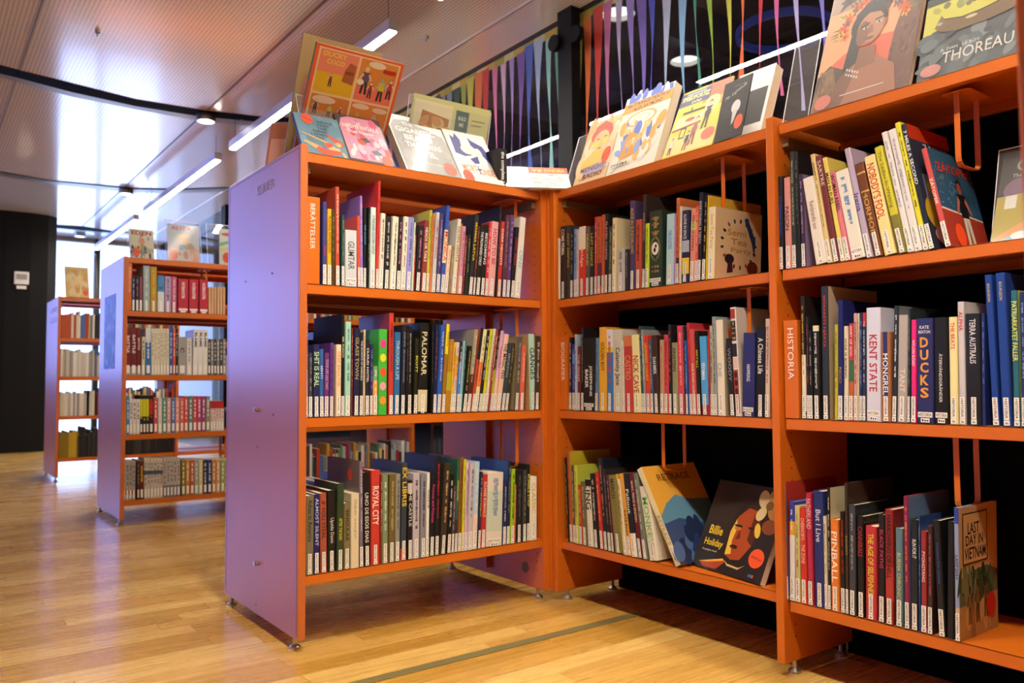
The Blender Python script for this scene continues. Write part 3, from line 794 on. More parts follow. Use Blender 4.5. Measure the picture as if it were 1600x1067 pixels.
# ------------------------------------------------------------------ shelving units: local x along the shelf, y into it, z up
UNITS = {'A': ((.9479, 2.3172), 0), 'B': ((1.8949, 2.2653), -90), 'C': ((1.8949, 1.3186), -90), 'E': ((.969, 4.95), 0), 'F': ((.972, 7.5), 0)}
ZT = 1.4888
SHZ = {'A': [ZT, 1.0868, .6844, .2179], 'B': [ZT, 1.0868, .6844, .217], 'C': [ZT, 1.0868, .6844, .2012],
       'E': [1.507, 1.203, .839, .505, .138], 'F': [1.507, 1.17, .853, .53, .19]}
def UM(u): (x, y), a = UNITS[u]; return Matrix.Translation((x, y, 0)) @ Matrix.Rotation(math.radians(a), 4, 'Z')
UMI = {u: UM(u).inverted() for u in UNITS}
def local_ray(u, px, py):
    o = UMI[u] @ CO; d = UMI[u].to_3x3() @ ray(px, py); return o, d
def on_front(u, px, py, depth=0.):
    o, d = local_ray(u, px, py); return o + d*((depth-o.y)/d.y)
def s_of(u, px, z, depth=0.):
    o, _ = local_ray(u, px, 500); n_ = UMI[u].to_3x3() @ (RT*F_PX - FW*(px-800)); p = Vector((0, depth, z)) - o
    return -(p.dot(n_))/n_.x

def add_holes(mb, x, nx, ys, z0, z1, step=.032):
    z = z0
    while z < z1:
        for y in ys:
            P = [(x+nx*.0004, y+.0028*math.cos(a*math.pi/3)*1, z+.0028*math.sin(a*math.pi/3)) for a in range(6)]
            mb.face(P, DARKHOLE)
        z += step
def foot(mb, x, y): mb.cyl((x, y, 0), .017, .006, STEEL, 'z', 20); mb.cyl((x, y, .006), .016, .007, STEEL, 'z', 20, .008); mb.cyl((x, y, .012), .006, .03, STEEL, 'z', 10)
def bookcase(u, bays, double, zs, left, right, label, set_=.012, ztop=1.509, back=False, gapL=.0, gapR=.0, width=.9, name='steel_bookcase', rail=True):
    (ox, oy), a = UNITS[u]
    t = empty(name, (ox, oy, 0), math.radians(a), label, 'bookcase')
    D = .678 if double else .312; W = width*bays+.024*(bays-1)
    px = []
    if left: px.append((-.024-gapL, -gapL, left))
    for k in range(1, bays): px.append((k*(width+.024)-.024, k*(width+.024), 'mid'))
    if right: px.append((W+gapR, W+gapR+.024, right))
    for x0, x1, kind in px:
        mb = MB(); mb.box((x0, -set_, .035), (x1, D, ztop), PANEL if kind == 'end' else ORANGE)
        for x, nx in ((x1, 1), (x0, -1)):
            if kind == 'mid' or nx == 1: add_holes(mb, x, nx, (.03, .27), .1, 1.45)
        p = mb.build('side_panel', t, .0025)
        hb = MB()
        pass
        
        for y in (.04, D-.05): f = MB(); foot(f, (x0+x1)/2, y); f.build('levelling_foot', t)
        if rail:
            for xa, xb in ((x0-.02, x0), (x1, x1+.02)):
                if xa < -.03 or xb > W+.03: continue
                MB().box((xa, .02, ZT-.06), (xb, .29, ZT-.036), WOODRAIL).build('wood_rail', p)
        if double: MB().box((x0-.02 if kind == 'mid' and x0 > 0 else x1, .325, .06), (x1+.02 if x1 < W else x1-.0241, .36, ztop-.04), ORANGE).build('centre_upright', t)
    for k in range(bays):
        x0 = k*(width+.024); x1 = x0+width
        for z in zs:
            for side in ((0, 1) if double else (0,)):
                mb = MB(); y0, y1 = (0, .3) if side == 0 else (.366, .666)
                mb.box((x0, y0, z-.003), (x1, y1, z), ORANGE)
                mb.box((x0, y0, z-.0302), (x1, y0+.002, z), ORANGE); mb.box((x0, y0, z-.0302), (x1, y0+.02, z-.0282), ORANGE)
                mb.box((x0, y1-.002, z-.0302), (x1, y1, z), ORANGE); mb.box((x0, y1-.02, z-.0302), (x1, y1, z-.0282), ORANGE)
                mb.build('shelf', t, .0008)
        if back: MB().box((x0-.02, .302, .0), (x1, .31, ztop-.03), BLACKP).build('back_panel', t)
    return t
A = bookcase('A', 1, True, SHZ['A'], 'end', 'mid', 'orange steel bookcase of stories, its large satin end panel facing the open floor')
B = bookcase('B', 1, False, SHZ['B'], 'mid', None, 'orange steel bookcase of biographies in the inner corner, with black back', set_=.02, back=True, width=.9157)
C = bookcase('C', 1, False, SHZ['C'], 'mid', 'mid', 'orange steel bookcase of history books at the right edge, joined to the corner one', set_=.02, back=True, gapL=.0064)
E_ = bookcase('E', 2, True, SHZ['E'], 'end', 'mid', 'middle orange bookcase with a blue poster on its lilac looking end panel', name='steel_bookcase')
F_ = bookcase('F', 2, True, SHZ['F'], 'end', 'mid', 'farthest orange bookcase, beside the black wall at the left')
# a further unit right beside the camera: its tall panel closes the picture at the right
UNITS['D'] = ((.808, -.378), 0)
dn = bookcase('D', 1, True, [ZT, 1.09, .69, .2], 'mid', 'mid', 'out of focus orange bookcase upright at the right edge, close to the viewer', rail=False)
MB().box((-.045, -.026, .04), (-.0255, .01, 1.5), ORANGE).build('corner_strip', B, .001)
# details of the big end panel
def on_panel(px, py, x=.9239-.0005): return UMI['A'] @ atx(px, py, x)
pan = [c for c in A.children if c.name.startswith('side_panel')][0]
mb = MB(); X = -.0243; G = mat('6c2c20', .6)
for (y0, z0, y1, z1) in ((-.002, .045, -.0008, 1.5), (.66, .045, .6612, 1.5), (0, 1.4985, .66, 1.4995)): mb.box((X-.0002, y0, z0), (X+.001, y1, z1), G)
mb.build('edge_groove', pan)
for px, py in ((402, 641), (402, 881)):
    p = on_panel(px, py); k = MB(); k.cyl((p.x-.006, p.y, p.z), .0045, .008, STEEL, 'x', 12); k.box((p.x-.012, p.y-.006, p.z-.004), (p.x-.005, p.y+.006, p.z+.009), STEEL); k.build('hook', A, .001)
mb = MB()
for px, py in ((405, 292), (402, 698), (400, 945), (384, 440), (425, 427), (427, 648)):
    p = on_panel(px, py); mb.face([(X-.0004, p.y+.004*math.cos(a), p.z+.004*math.sin(a)) for a in [2*math.pi*i/10 for i in range(10)]], DARKHOLE)
mb.build('screw_hole', pan)
p = on_panel(415, 292); tw = mat('dccad4', .6)
mb = MB(); put_text(mb, 'SERIER', lambda x, y: (X-.0005, p.y-x, p.z+y), .16, .032, tw); q = mb.build('sign_lettering', pan); q['label'] = 'faint white lettering at the top of the panel'
# poster on the next bookcase, lettering on the farthest one
P = [atx(*c, .9445) for c in ((162, 577), (178, 572), (181, 458), (164, 466))]
PB = bpy.data.materials.new('blue_poster_print'); PB.use_nodes = True
_b = PB.node_tree.nodes['Principled BSDF']; _n = N(PB, 'ShaderNodeTexNoise'); _n.inputs['Scale'].default_value = 14; _n.inputs['Detail'].default_value = 5
_r = N(PB, 'ShaderNodeValToRGB'); _r.color_ramp.elements[0].position = .5; _r.color_ramp.elements[0].color = (*lin('2450a8'), 1); _r.color_ramp.elements[1].position = .66; _r.color_ramp.elements[1].color = (*lin('88b0e8'), 1)
_t = N(PB, 'ShaderNodeTexCoord'); PB.node_tree.links.new(_t.outputs['Object'], _n.inputs['Vector']); PB.node_tree.links.new(_n.outputs['Fac'], _r.inputs[0]); PB.node_tree.links.new(_r.outputs[0], _b.inputs['Base Color'])
y0 = min(v.y for v in P); y1 = max(v.y for v in P); z0 = min(P[0].z, P[1].z); z1 = max(P[2].z, P[3].z)
t = empty('wall_poster', (.9445, (y0+y1)/2, z0), 0, 'tall narrow blue poster stuck on the middle bookcase end panel', 'poster')
MB().box((-.0008, -(y1-y0)/2, 0), (0, (y1-y0)/2, z1-z0), PB).build('sheet', t)
mb = MB(); pf = UMI['F'] @ atx(83, 492, .947); WL = mat('e0d8e8', .5)
for k in range(2):
    for j in range(5): mb.box((-.0262, pf.y-.2+j*.075, pf.z+.02-.09*k), (-.0255, pf.y-.2+j*.075+.055, pf.z+.06-.09*k), WL)
mb.build('sign_lettering', F_)
MB().cyl((1.848-.9479-.0015, .1, .1), .02, .0015, mat('7c6450', .6), 'x', 20).build('cable_cap', A)

# hanging wire bookends: a bent flat band below each shelf
def bookend(u, k, px, pyb, label, dep=.05, gap=.1, zs=None):
    zt = SHZ[u][k-1]-.0302; o, d = local_ray(u, px, pyb); p = o + d*((dep-o.y)/d.y)
    s = p.x; zb = min(p.z, zt-.1); M = UM(u); w = M @ Vector((s, 0, 0))
    t = empty('hanging_bookend', (w.x, w.y, zt), math.radians(UNITS[u][1]), label, 'bookend', 'orange bookends hanging under the shelves')
    H = zb-zt; y0, y1 = dep, dep+gap; path = [(0, y0, -.002)]; r = .018
    path += [(0, y0, H+r)] + [(0, y0+r-r*math.cos(a), H+r-r*math.sin(a)) for a in (.5, 1.0, 1.57)] + [(0, y1-r+r*math.sin(a), H+r-r*math.cos(a)) for a in (0, .57, 1.07)] + [(0, y1, H+r), (0, y1, -.002)]
    T = []
    for i in range(len(path)):
        a = Vector(path[max(0, i-1)]); b_ = Vector(path[min(len(path)-1, i+1)]); dd = (b_-a).normalized(); T.append(Vector((0, dd.z, -dd.y))*.0022)
    MB().sweep(path, (.013, 0, 0), T, ORANGE).build('band', t, .0004)
    MB().rbox((-.032, y0-.008, -.003), (.032, y1+.012, -.0005), ORANGE, .01).build('clip', t, .001)
bookend('A', 1, 806, 400, 'orange hanging bookend under the display top of the left bookcase'); bookend('A', 2, 808, 560, 'orange hanging bookend under the middle of the left bookcase'); bookend('A', 3, 808, 730, 'orange hanging bookend over the lowest row of the left bookcase')
bookend('B', 1, 1131, 337, 'orange hanging bookend before the flowery book in the corner bookcase'); bookend('B', 2, 1172, 545, 'orange hanging bookend behind the dark blue book of the corner bookcase'); bookend('B', 3, 1037, 735, 'orange hanging bookend above the leaning picture book in the corner bookcase')
bookend('C', 1, 1498, 258, 'orange hanging bookend at the top right, before the running figure book'); bookend('C', 3, 1497, 795, 'orange hanging bookend before the tan landscape book at bottom right')
bookend('E', 1, 322, 460, 'orange hanging bookend in the top row of the middle bookcase'); bookend('E', 4, 352, 715, 'orange hanging bookend in the lowest row of the middle bookcase')

# ------------------------------------------------------------------ art on covers: shapes in fractions of the cover
STICK = 'f0582c'
def art_mesh(art, f, name, parent, step=.00025, base=.0004):
    """f(x, y, lift) -> point.  r x0 y0 x1 y1 c | e cx cy rx ry c [rot] | p pts c | t text cx cy w h c [bold rot]"""
    mb = MB(); tb = MB(); asp = f('aspect'); step = min(step, .0014/len(art)); base = .0002
    for i, a in enumerate(art):
        L = base+step*i
        if a[0] == 'r': _, x0, y0, x1, y1, c = a; mb.face([f(x0, y0, L), f(x1, y0, L), f(x1, y1, L), f(x0, y1, L)], art_mat(c))
        elif a[0] == 'e':
            cx, cy, rx, ry, c = a[1:6]; ro = a[6] if len(a) > 6 else 0; P = []
            for k in range(22):
                t = 2*math.pi*k/22; x, y = rx*math.cos(t), ry*asp*math.sin(t); P.append(f(cx+x*math.cos(ro)-y*math.sin(ro), cy+(x*math.sin(ro)+y*math.cos(ro))/asp, L))
            mb.face(P, art_mat(c))
        elif a[0] == 'p': mb.face([f(x, y, L) for x, y in a[1]], art_mat(a[2]))
        elif a[0] == 't':
            _, s, cx, cy, w_, h_, c = a[:7]; bold = a[7] if len(a) > 7 else .01; ro = a[8] if len(a) > 8 else 0
            put_text(tb, s, lambda x, y: f(cx+x*math.cos(ro)-y*asp*math.sin(ro), cy+x*math.sin(ro)/asp+y*math.cos(ro), L), w_, h_, art_mat(c), bold, 2.2)
    if mb.f: mb.build(name, parent)
    if tb.f: tb.build('cover_lettering', parent)
def stick(cx, cy, r=.09, ro=-.35): return [('e', cx, cy, r, r, STICK), ('t', 'SERIETIPS!', cx, cy, r*1.5, r*.25, '8c2410', .02, ro)]
def face_art(cx, cy, s, skin, hair, shade, dark='20100c'):
    e = [('e', cx, cy+.07*s, .25*s, .27*s, hair), ('p', [(cx-.09*s, cy-.3*s), (cx+.09*s, cy-.3*s), (cx+.08*s, cy-.1*s), (cx-.08*s, cy-.1*s)], shade),
         ('e', cx, cy, .19*s, .22*s, skin), ('e', cx+.09*s, cy-.03*s, .09*s, .16*s, shade), ('e', cx, cy+.17*s, .2*s, .09*s, hair),
         ('e', cx-.08*s, cy+.03*s, .035*s, .012*s, dark), ('e', cx+.07*s, cy+.03*s, .035*s, .012*s, dark), ('e', cx-.08*s, cy+.06*s, .05*s, .008*s, dark), ('e', cx+.07*s, cy+.06*s, .05*s, .008*s, dark),
         ('p', [(cx-.005*s, cy+.02*s), (cx+.03*s, cy-.05*s), (cx-.015*s, cy-.055*s)], shade), ('e', cx, cy-.1*s, .05*s, .02*s, '7c2c20')]
    return e
R_ = random.Random(3)
def blots(n, x0, y0, x1, y1, cols, smin, smax, seed=1):
    r = random.Random(seed); return [('e', r.uniform(x0, x1), r.uniform(y0, y1), r.uniform(smin, smax), r.uniform(smin, smax), r.choice(cols), r.uniform(0, 3)) for _ in range(n)]
def figure(cx, y, h, coat, skin='e0b088', hair='402818', legs='30303c'):
    return [('p', [(cx-.13*h, y), (cx-.04*h, y), (cx, y+.4*h), (cx+.05*h, y), (cx+.14*h, y), (cx+.1*h, y+.5*h), (cx-.1*h, y+.5*h)], legs),
            ('p', [(cx-.12*h, y+.42*h), (cx+.12*h, y+.42*h), (cx+.16*h, y+.76*h), (cx-.16*h, y+.76*h)], coat),
            ('p', [(cx+.13*h, y+.74*h), (cx+.26*h, y+.5*h), (cx+.22*h, y+.46*h), (cx+.08*h, y+.66*h)], skin), ('p', [(cx-.13*h, y+.74*h), (cx-.26*h, y+.5*h), (cx-.22*h, y+.46*h), (cx-.08*h, y+.66*h)], skin),
            ('e', cx, y+.88*h, .09*h, .1*h, hair), ('e', cx, y+.85*h, .075*h, .085*h, skin)]
ARTS = {}
ARTS['tea'] = [('r', 0, 0, 1, 1, 'dcc89c')] + [('e', .5+.36*math.cos(t), .52+.33*math.sin(t), .035, .02, ['202c50', '305838', 'a04828', '202020'][k % 4], t) for k, t in enumerate([i*.37 for i in range(17)])] + \
    [('t', 'Semi', .45, .68, .4, .09, 'b89850'), ('t', 'Tea', .5, .55, .35, .09, 'b89850'), ('t', 'Party', .55, .42, .45, .09, 'b89850'), ('p', [(.62, .85), (.7, .87), (.86, .6), (.84, .35), (.78, .55)], '28406c'), ('e', .66, .87, .05, .04, '2c4c7c'), ('e', .3, .3, .1, .07, '201c28'), ('p', [(.25, .1), (.38, .12), (.36, .28), (.27, .26)], '402030'), ('e', .8, .2, .12, .1, '703020'), ('e', .95, .06, .2, .08, 'e04820')]
ARTS['boxer'] = [('r', 0, 0, 1, 1, 'dcd8b8'), ('r', 0, 0, 1, .06, '141416'), ('p', [(.05, .1), (.95, .1), (1, .45), (.85, .72), (.6, .9), (.25, .82), (.08, .6)], '384878'), ('e', .5, .85, .28, .1, '28345c'), ('p', [(.1, .1), (.5, .1), (.3, .5)], 'c8b480'), ('e', .6, .6, .18, .1, '506098')]
ARTS['mountain'] = [('r', 0, 0, 1, 1, 'd8a038'), ('p', [(0, .48), (.18, .6), (.4, .68), (.6, .62), (1, .6), (1, .0), (0, 0)], '5888a0'), ('p', [(0, .4), (.3, .44), (.7, .36), (1, .38), (1, 0), (0, 0)], '344870'), ('p', [(0, .2), (.4, .26), (1, .16), (1, 0), (0, 0)], '263460')] + blots(14, 0, .05, 1, .35, ['48608c', '1c2848'], .05, .12, 4) + [('t', 'RETRACE', .5, .87, .6, .07, '7c4818')]
ARTS['miles'] = [('r', 0, 0, 1, 1, '2c3444'), ('r', 0, .88, 1, 1, 'c03818'), ('t', '7 MILES', .6, .83, .6, .07, 'd8d0c0'), ('e', .3, .3, .3, .15, 'c8a828'), ('e', .6, .12, .5, .1, 'e0b8b0'), ('r', .1, .4, .3, .6, '8898b0'), ('e', .25, .5, .1, .05, 'd8c828')]
ARTS['zat'] = [('r', 0, 0, 1, 1, '2c5878'), ('p', [(0, 0), (1, 0), (1, .32), (.4, .38), (0, .38)], 'a83c2c'), ('p', [(0, .38), (1, .32), (1, .335), (0, .4)], 'e8dcd0')] + blots(50, 0, .42, .5, .85, ['88b0c8'], .006, .012, 8) + \
    figure(.55, .02, .72, '14161c', 'b86c50', '281410', 'd8d8c0') + [('t', 'ZÁTOPEK', .52, .83, .86, .12, 'c83c28', .02), ('e', .3, .13, .12, .12, STICK)]
ARTS['vietnam'] = [('r', 0, 0, 1, 1, 'c8a878'), ('p', [(0, .45), (.3, .5), (.7, .52), (1, .46), (1, .2), (0, .2)], '607050'), ('p', [(0, .25), (1, .3), (1, 0), (0, 0)], 'b09058')] + blots(26, 0, .3, 1, .48, ['405438', '788860', '2c3c2c'], .03, .09, 5) + blots(14, 0, .02, 1, .22, ['c8a868', '907048'], .03, .1, 6) + \
    figure(.25, .1, .3, '80704c', '584030', '302418', '584830') + figure(.45, .1, .34, '74683c', '584030', '302418', '4c4028') + figure(.66, .12, .32, '6c6038', '584030', '302418', '4c4028') + \
    [('r', .08, .56, .72, .95, '241c14'), ('r', .1, .57, .7, .94, 'd0b078'), ('t', 'LAST', .36, .83, .3, .09, '2c2014', .02), ('t', 'DAY IN', .38, .74, .45, .08, '2c2014', .02), ('t', 'VIETNAM', .4, .64, .55, .09, '2c2014', .02), ('e', .8, .2, .12, .1, 'c83020')]
ARTS['ducky'] = [('r', 0, 0, 1, 1, 'f06828'), ('r', .035, .025, .965, .975, 'f8d8a8'), ('r', .055, .53, .485, .96, 'f89070'), ('r', .055, .53, .485, .74, 'f0c020'), ('r', .51, .53, .945, .96, 'e89038'), ('r', .51, .53, .945, .68, 'f88060'), ('r', .055, .28, .485, .505, 'e08838'), ('r', .51, .28, .945, .505, 'e89040'), ('r', .055, .04, .945, .255, 'e8a058'),
    ('t', 'DUCKY', .22, .92, .26, .05, 'f8e048', .03), ('t', 'COCO', .24, .85, .2, .05, 'f8e048', .03), ('p', [(.34, .68), (.47, .66), (.475, .86), (.4, .88), (.36, .8)], 'b86838'), ('r', .36, .76, .46, .79, '904c28')] + \
    figure(.22, .6, .14, '984030', 'f0d8b0', '603058') + figure(.6, .6, .3, '705060', 'e8d0a8', 'e8c838') + figure(.68, .57, .18, 'b03830', 'f0d8c0', '503020') + figure(.8, .56, .26, 'e0d030', 'a8b8c0', 'a0b040') + figure(.9, .6, .22, 'c84030', 'd8d0c8', 'd04030') + \
    [('e', .7, .92, .1, .035, 'f8e8c8'), ('e', .55, .72, .04, .03, 'f8f0d0'), ('e', .2, .46, .13, .04, 'f8d8b8'), ('e', .62, .47, .1, .03, 'f8d8b8'), ('e', .85, .46, .09, .03, 'f8d8b8'), ('r', .78, .86, .93, .9, 'c83020')] + \
    figure(.12, .3, .16, '705060', 'e8d0a8', 'e8c838') + figure(.28, .29, .14, 'e0d030', 'a8b8c0', 'a0b040') + figure(.4, .3, .13, 'c84030', 'd8d0c8', 'd04030') + figure(.6, .3, .12, 'e0c030', 'c8b090', 'a0b040') + figure(.8, .3, .13, 'd8b8a0', 'd8d0c8', 'd04030')
def _rs(a):
    g = lambda y: 1-(1-y)*.74
    if a[0] == 'r': return ('r', a[1], g(a[2]), a[3], g(a[4]), a[5])
    if a[0] == 'e': return ('e', a[1], g(a[2]), a[3], a[4]*.74, *a[5:])
    if a[0] == 'p': return ('p', [(x, g(y)) for x, y in a[1]], a[2])
    return ('t', a[1], a[2], g(a[3]), a[4], a[5]*.74, *a[6:])
ARTS['ducky'] = [('r', 0, 0, 1, 1, 'f06828'), ('r', .035, .02, .965, .95, 'f8d8a8'), ('r', .055, .03, .485, .26, 'e8a060'), ('r', .51, .03, .945, .26, 'e09048')] + [_rs(a) for a in ARTS['ducky'][1:]]
ARTS['blue'] = [('r', 0, 0, 1, 1, '6c98ac')] + blots(12, .05, .05, .95, .9, ['7ca6b8', '5f8ca2'], .06, .16, 2) + [('t', s, .66-.05*i, .84-.085*i, w_, .055, '2c3438', .02) for i, (s, w_) in enumerate((('DRUGS', .34), ('THAT', .28), ('THE', .22), ('DEVIL', .34), ('LOVES', .36), ('YOU', .24)))] + \
    [('p', [(.03, .5), (.1, .5), (.62, .34), (.6, .29)], 'e8b070'), ('p', [(.05, .28), (.12, .3), (.42, .2), (.5, .1), (.3, .12)], 'e8b070'), ('p', [(.36, .2), (.5, .15), (.85, .14), (.9, .1), (.75, .04), (.5, 0), (.35, .05), (.3, .12)], 'e8583c'), ('p', [(.5, .26), (.6, .33), (.72, .3), (.66, .2), (.55, .2)], 'e8583c'), ('p', [(.58, .18), (.7, .24), (.86, .2), (.84, .14), (.6, .15)], 'ecc080'),
     ('p', [(.6, .58), (.72, .5), (.92, .42), (.97, .3), (.9, .24), (.78, .32), (.68, .45)], 'e0563c'), ('e', .84, .31, .07, .055, 'ecc488'), ('e', .8, .31, .02, .01, 'a83020'), ('p', [(.86, .13), (.92, .11), (.96, 0), (.9, 0)], 'ecc080')] + stick(.27, .87, .13)
ARTS['pink'] = [('r', 0, 0, 1, 1, '3a3436'), ('p', [(.04, .04), (.04, .75), (.12, .92), (.3, .98), (.8, .98), (.97, .85), (.97, .04)], 'f0a0b8')] + blots(22, .1, .08, .92, .9, ['e86890', 'f8c8d8', 'c888c0', 'f8e0e8', 'e85040'], .04, .12, 11) + \
    [('t', 'The', .45, .86, .16, .06, 'fff4f0'), ('t', 'NIGHTINGALE', .5, .76, .8, .09, 'fff4f0', .02), ('t', 'That Never', .45, .64, .6, .07, 'fff4f0', .02), ('p', [(.4, .5), (.55, .54), (.62, .46), (.5, .42)], '484858'), ('p', [(.55, .26), (.7, .3), (.78, .2), (.62, .17)], '606878')] + blots(10, .15, .1, .9, .4, ['d8a8d0', 'f8f0f0'], .03, .07, 12) + stick(.84, .07, .12)
ARTS['beard'] = [('r', 0, 0, 1, 1, 'f4f2ee'), ('p', [(.02, 0), (.02, .78), (.12, .9), (.35, .93), (.5, .86), (.72, .8), (.95, .72), (1, .6), (1, 0)], 'a4a4a0')] + blots(26, .08, .05, .95, .7, ['9c9c98', 'aeaeaa'], .04, .1, 21) + \
    [('t', 'THE', .35, .84, .2, .07, 'fafaf6', .03), ('t', 'GIGANTIC', .45, .73, .72, .095, 'fafaf6', .03), ('t', 'BEARD', .46, .6, .52, .1, 'fafaf6', .03), ('t', 'THAT WAS', .5, .47, .66, .1, 'fafaf6', .03), ('t', 'EVIL', .5, .33, .38, .11, 'fafaf6', .03), ('t', 'Stephen Collins', .52, .16, .45, .05, 'fafaf6', .0)] + stick(.84, .13, .11)
ARTS['mort'] = [('r', 0, 0, 1, 1, 'f6f4ee')] + [('p', [(.1, .5), (.12, .85), (.2, .8), (.26, .9), (.34, .78), (.3, .6), (.5, .5), (.3, .46)], '34348c'), ('p', [(.55, .86), (.62, .8), (.85, .72), (.95, .5), (.9, .35), (.78, .5), (.66, .62), (.56, .7)], '34348c'), ('p', [(.4, .42), (.62, .5), (.6, .36), (.48, .34)], '34348c'), ('e', .42, .6, .15, .09, 'ecece0'), ('e', .68, .56, .08, .1, 'ecece0')] + \
    [('t', 'MORT', .3, .24, .34, .12, 'e8905c'), ('t', 'CINDER', .72, .2, .42, .12, 'e8905c'), ('r', .5, .14, .52, .3, '34348c'), ('r', .46, .22, .56, .24, '34348c')] + stick(.18, .07, .12)
ARTS['green'] = [('r', 0, 0, 1, 1, 'd8dc98'), ('r', .02, .4, .5, .95, 'f0e8c0'), ('p', [(.08, .5), (.45, .4), (.47, .8), (.12, .85)], 'b87838'), ('r', .55, .62, .72, .92, '386868'), ('t', 'BUILD', .635, .84, .1, .04, 'e8ecd0'), ('t', 'ME', .635, .77, .06, .04, 'e8ecd0'), ('r', .48, 0, 1, .5, '98c88c')] + blots(8, .15, .5, .45, .8, ['d89850', 'a05c30', 'e8c080'], .04, .08, 5) + [('r', .76, .84, .94, .85, '88905c'), ('r', .76, .79, .9, .8, '88905c')]
ARTS['glare'] = [('r', 0, 0, 1, 1, 'f0ece4'), ('r', .38, .7, 1, 1, 'e85038'), ('t', 'VIKING IRA', .7, .85, .52, .16, 'e8b838', .03, math.pi)] + blots(60, .1, .05, .9, .68, ['d8e0d0', 'a8c0b0', 'e8b8a0', 'c8c8d8', 'f8f8f0'], .02, .06, 9)
ARTS['radio'] = [('r', 0, 0, 1, 1, 'f0cc94')] + blots(16, .05, .2, .95, .95, ['f4d8a8', 'ecb878', 'f8e4c0'], .08, .2, 31) + [('e', .5, .76, .33, .15, 'd86050'), ('e', .52, .66, .24, .15, 'f0c890'), ('p', [(.2, .7), (.3, .86), (.6, .84), (.8, .76), (.76, .88), (.5, .97), (.25, .9)], 'd05848'), ('e', .4, .6, .1, .05, 'f0e050'), ('e', .66, .62, .08, .04, 'f0e050'), ('e', .42, .68, .06, .01, 'c05040'), ('e', .64, .7, .06, .01, 'c05040'), ('e', .54, .52, .06, .012, 'b84838'), ('p', [(.1, .35), (.4, .5), (.7, .5), (.95, .35), (.9, .25), (.1, .25)], 'f4d060'),
    ('p', [(.1, .22), (.6, .28), (.95, .24), (.8, .12), (.3, .12)], 'b0a8c8'), ('t', 'MIDNIGHT', .5, .21, .74, .075, '88383c', .02), ('t', 'RADIO', .55, .1, .6, .075, '88383c', .02), ('t', 'IOLANDA', .25, .06, .2, .03, '88383c')] + stick(.84, .37, .13, .3)
ARTS['strange'] = [('r', 0, 0, 1, 1, 'f4ecd8'), ('r', 0, .92, 1, 1, 'd8dcf0')] + blots(18, .05, .93, .95, .99, ['4868d0', 'f0f0f8'], .03, .08, 41) + [('r', 0, .78, 1, .915, 'f0a030'), ('t', 'the STRANGE DEATH of', .5, .88, .86, .05, '2c2418', .03), ('t', 'ALEX RAYMOND', .52, .815, .6, .05, '2c2418', .03)] + \
    [('e', .45, .66, .32, .1, 'f0b050'), ('e', .45, .66, .27, .08, 'f8f4e8'), ('e', .46, .66, .18, .05, 'f4d8a0'), ('e', .46, .66, .14, .035, 'f8f4e8')] + blots(34, .05, .32, .9, .6, ['5878d8', 'f0a848', 'f8f0e0', 'f4c880'], .03, .1, 42) + [('p', [(.1, .3), (.3, .5), (.6, .42), (.5, .2), (.2, .16)], 'eca038')] + blots(22, .1, .12, .9, .38, ['f8f4e8', 'f0b868', '98a8e0'], .03, .09, 43) + [('t', 'DAVE SIM &', .24, .11, .34, .035, '2c2c2c', .02), ('t', 'CARSON GRUBAUGH', .27, .075, .4, .02, '2c2c2c')]
ARTS['speed'] = [('r', 0, 0, 1, 1, 'f0d030'), ('r', .5, .72, 1, 1, 'e86038'), ('p', [(.5, .72), (1, .6), (1, .75), (.5, .8)], 'f09838'), ('r', 0, .76, .62, .97, '343c74'), ('t', 'SPEEDFORTIZ', .31, .88, .56, .075, 'e8e870', .03), ('t', 'DÖD', .36, .8, .2, .05, 'e8e870', .03), ('r', .1, .93, .5, .95, 'b0b8d8'),
    ('e', .72, .68, .15, .12, 'f8e890'), ('r', .15, .62, .6, .66, '1c1814'), ('r', .3, .66, .33, .71, '1c1814'), ('r', .05, .42, .62, .58, 'ecdca0'), ('p', [(.02, .38), (.6, .42), (.6, .45), (.02, .41)], '8c2c28'), ('e', .35, .52, .1, .03, 'd85030'), ('r', .02, .02, .98, .3, 'ecd888')] + \
    figure(.7, .3, .44, '14141a', 'e8c098', '201810', '181820') + figure(.52, .1, .44, '9c5848', 'e8c8a0', '8c4c34', '7c2c28') + [('r', .22, .24, .34, .4, '28281c'), ('r', .24, .26, .32, .38, 'd8d848')] + figure(.42, .04, .3, '201c20', 'd8b088', '181410', '88442c') + figure(.12, .03, .26, 'e8e0d0', 'e0b088', '303030', '783028') + [('e', .84, .2, .13, .09, 'e86848')]
ARTS['bulb'] = [('r', 0, 0, 1, 1, '1c1c20'), ('e', .3, .5, .2, .14, '2c2c30'), ('t', 'Mr. Lightbulb', .5, .78, .72, .08, 'c8c8cc', .0, .12), ('r', .4, .88, .78, .885, 'a8a8ac'), ('e', .6, .52, .16, .11, 'e8e8e8'), ('p', [(.5, .46), (.7, .46), (.6, .26), (.54, .22)], 'd8d8d8'), ('e', .8, .24, .15, .12, 'f06040')]
def _ht(a, k=.76, cx=.5, cy=.56, tx=.5, ty=.6):
    gx = lambda x: tx+(x-cx)*k; gy = lambda y: ty+(y-cy)*k
    if a[0] == 'e': return ('e', gx(a[1]), gy(a[2]), a[3]*k, a[4]*k, *a[5:])
    return ('p', [(gx(x), gy(y)) for x, y in a[1]], a[2])
_rg = random.Random(5); _wreath = []
for k in range(46):
    t = math.radians(_rg.uniform(-5, 200)); rr = _rg.uniform(.27, .4); x, y = .5+rr*math.cos(t), .66+rr*.62*math.sin(t)
    _wreath.append(('p', [(x-.012, y-.01), (x+.09*math.cos(t), y+.06*math.sin(t)), (x+.012, y+.01)], _rg.choice(['5c6c30', '788838', '40502c'])))
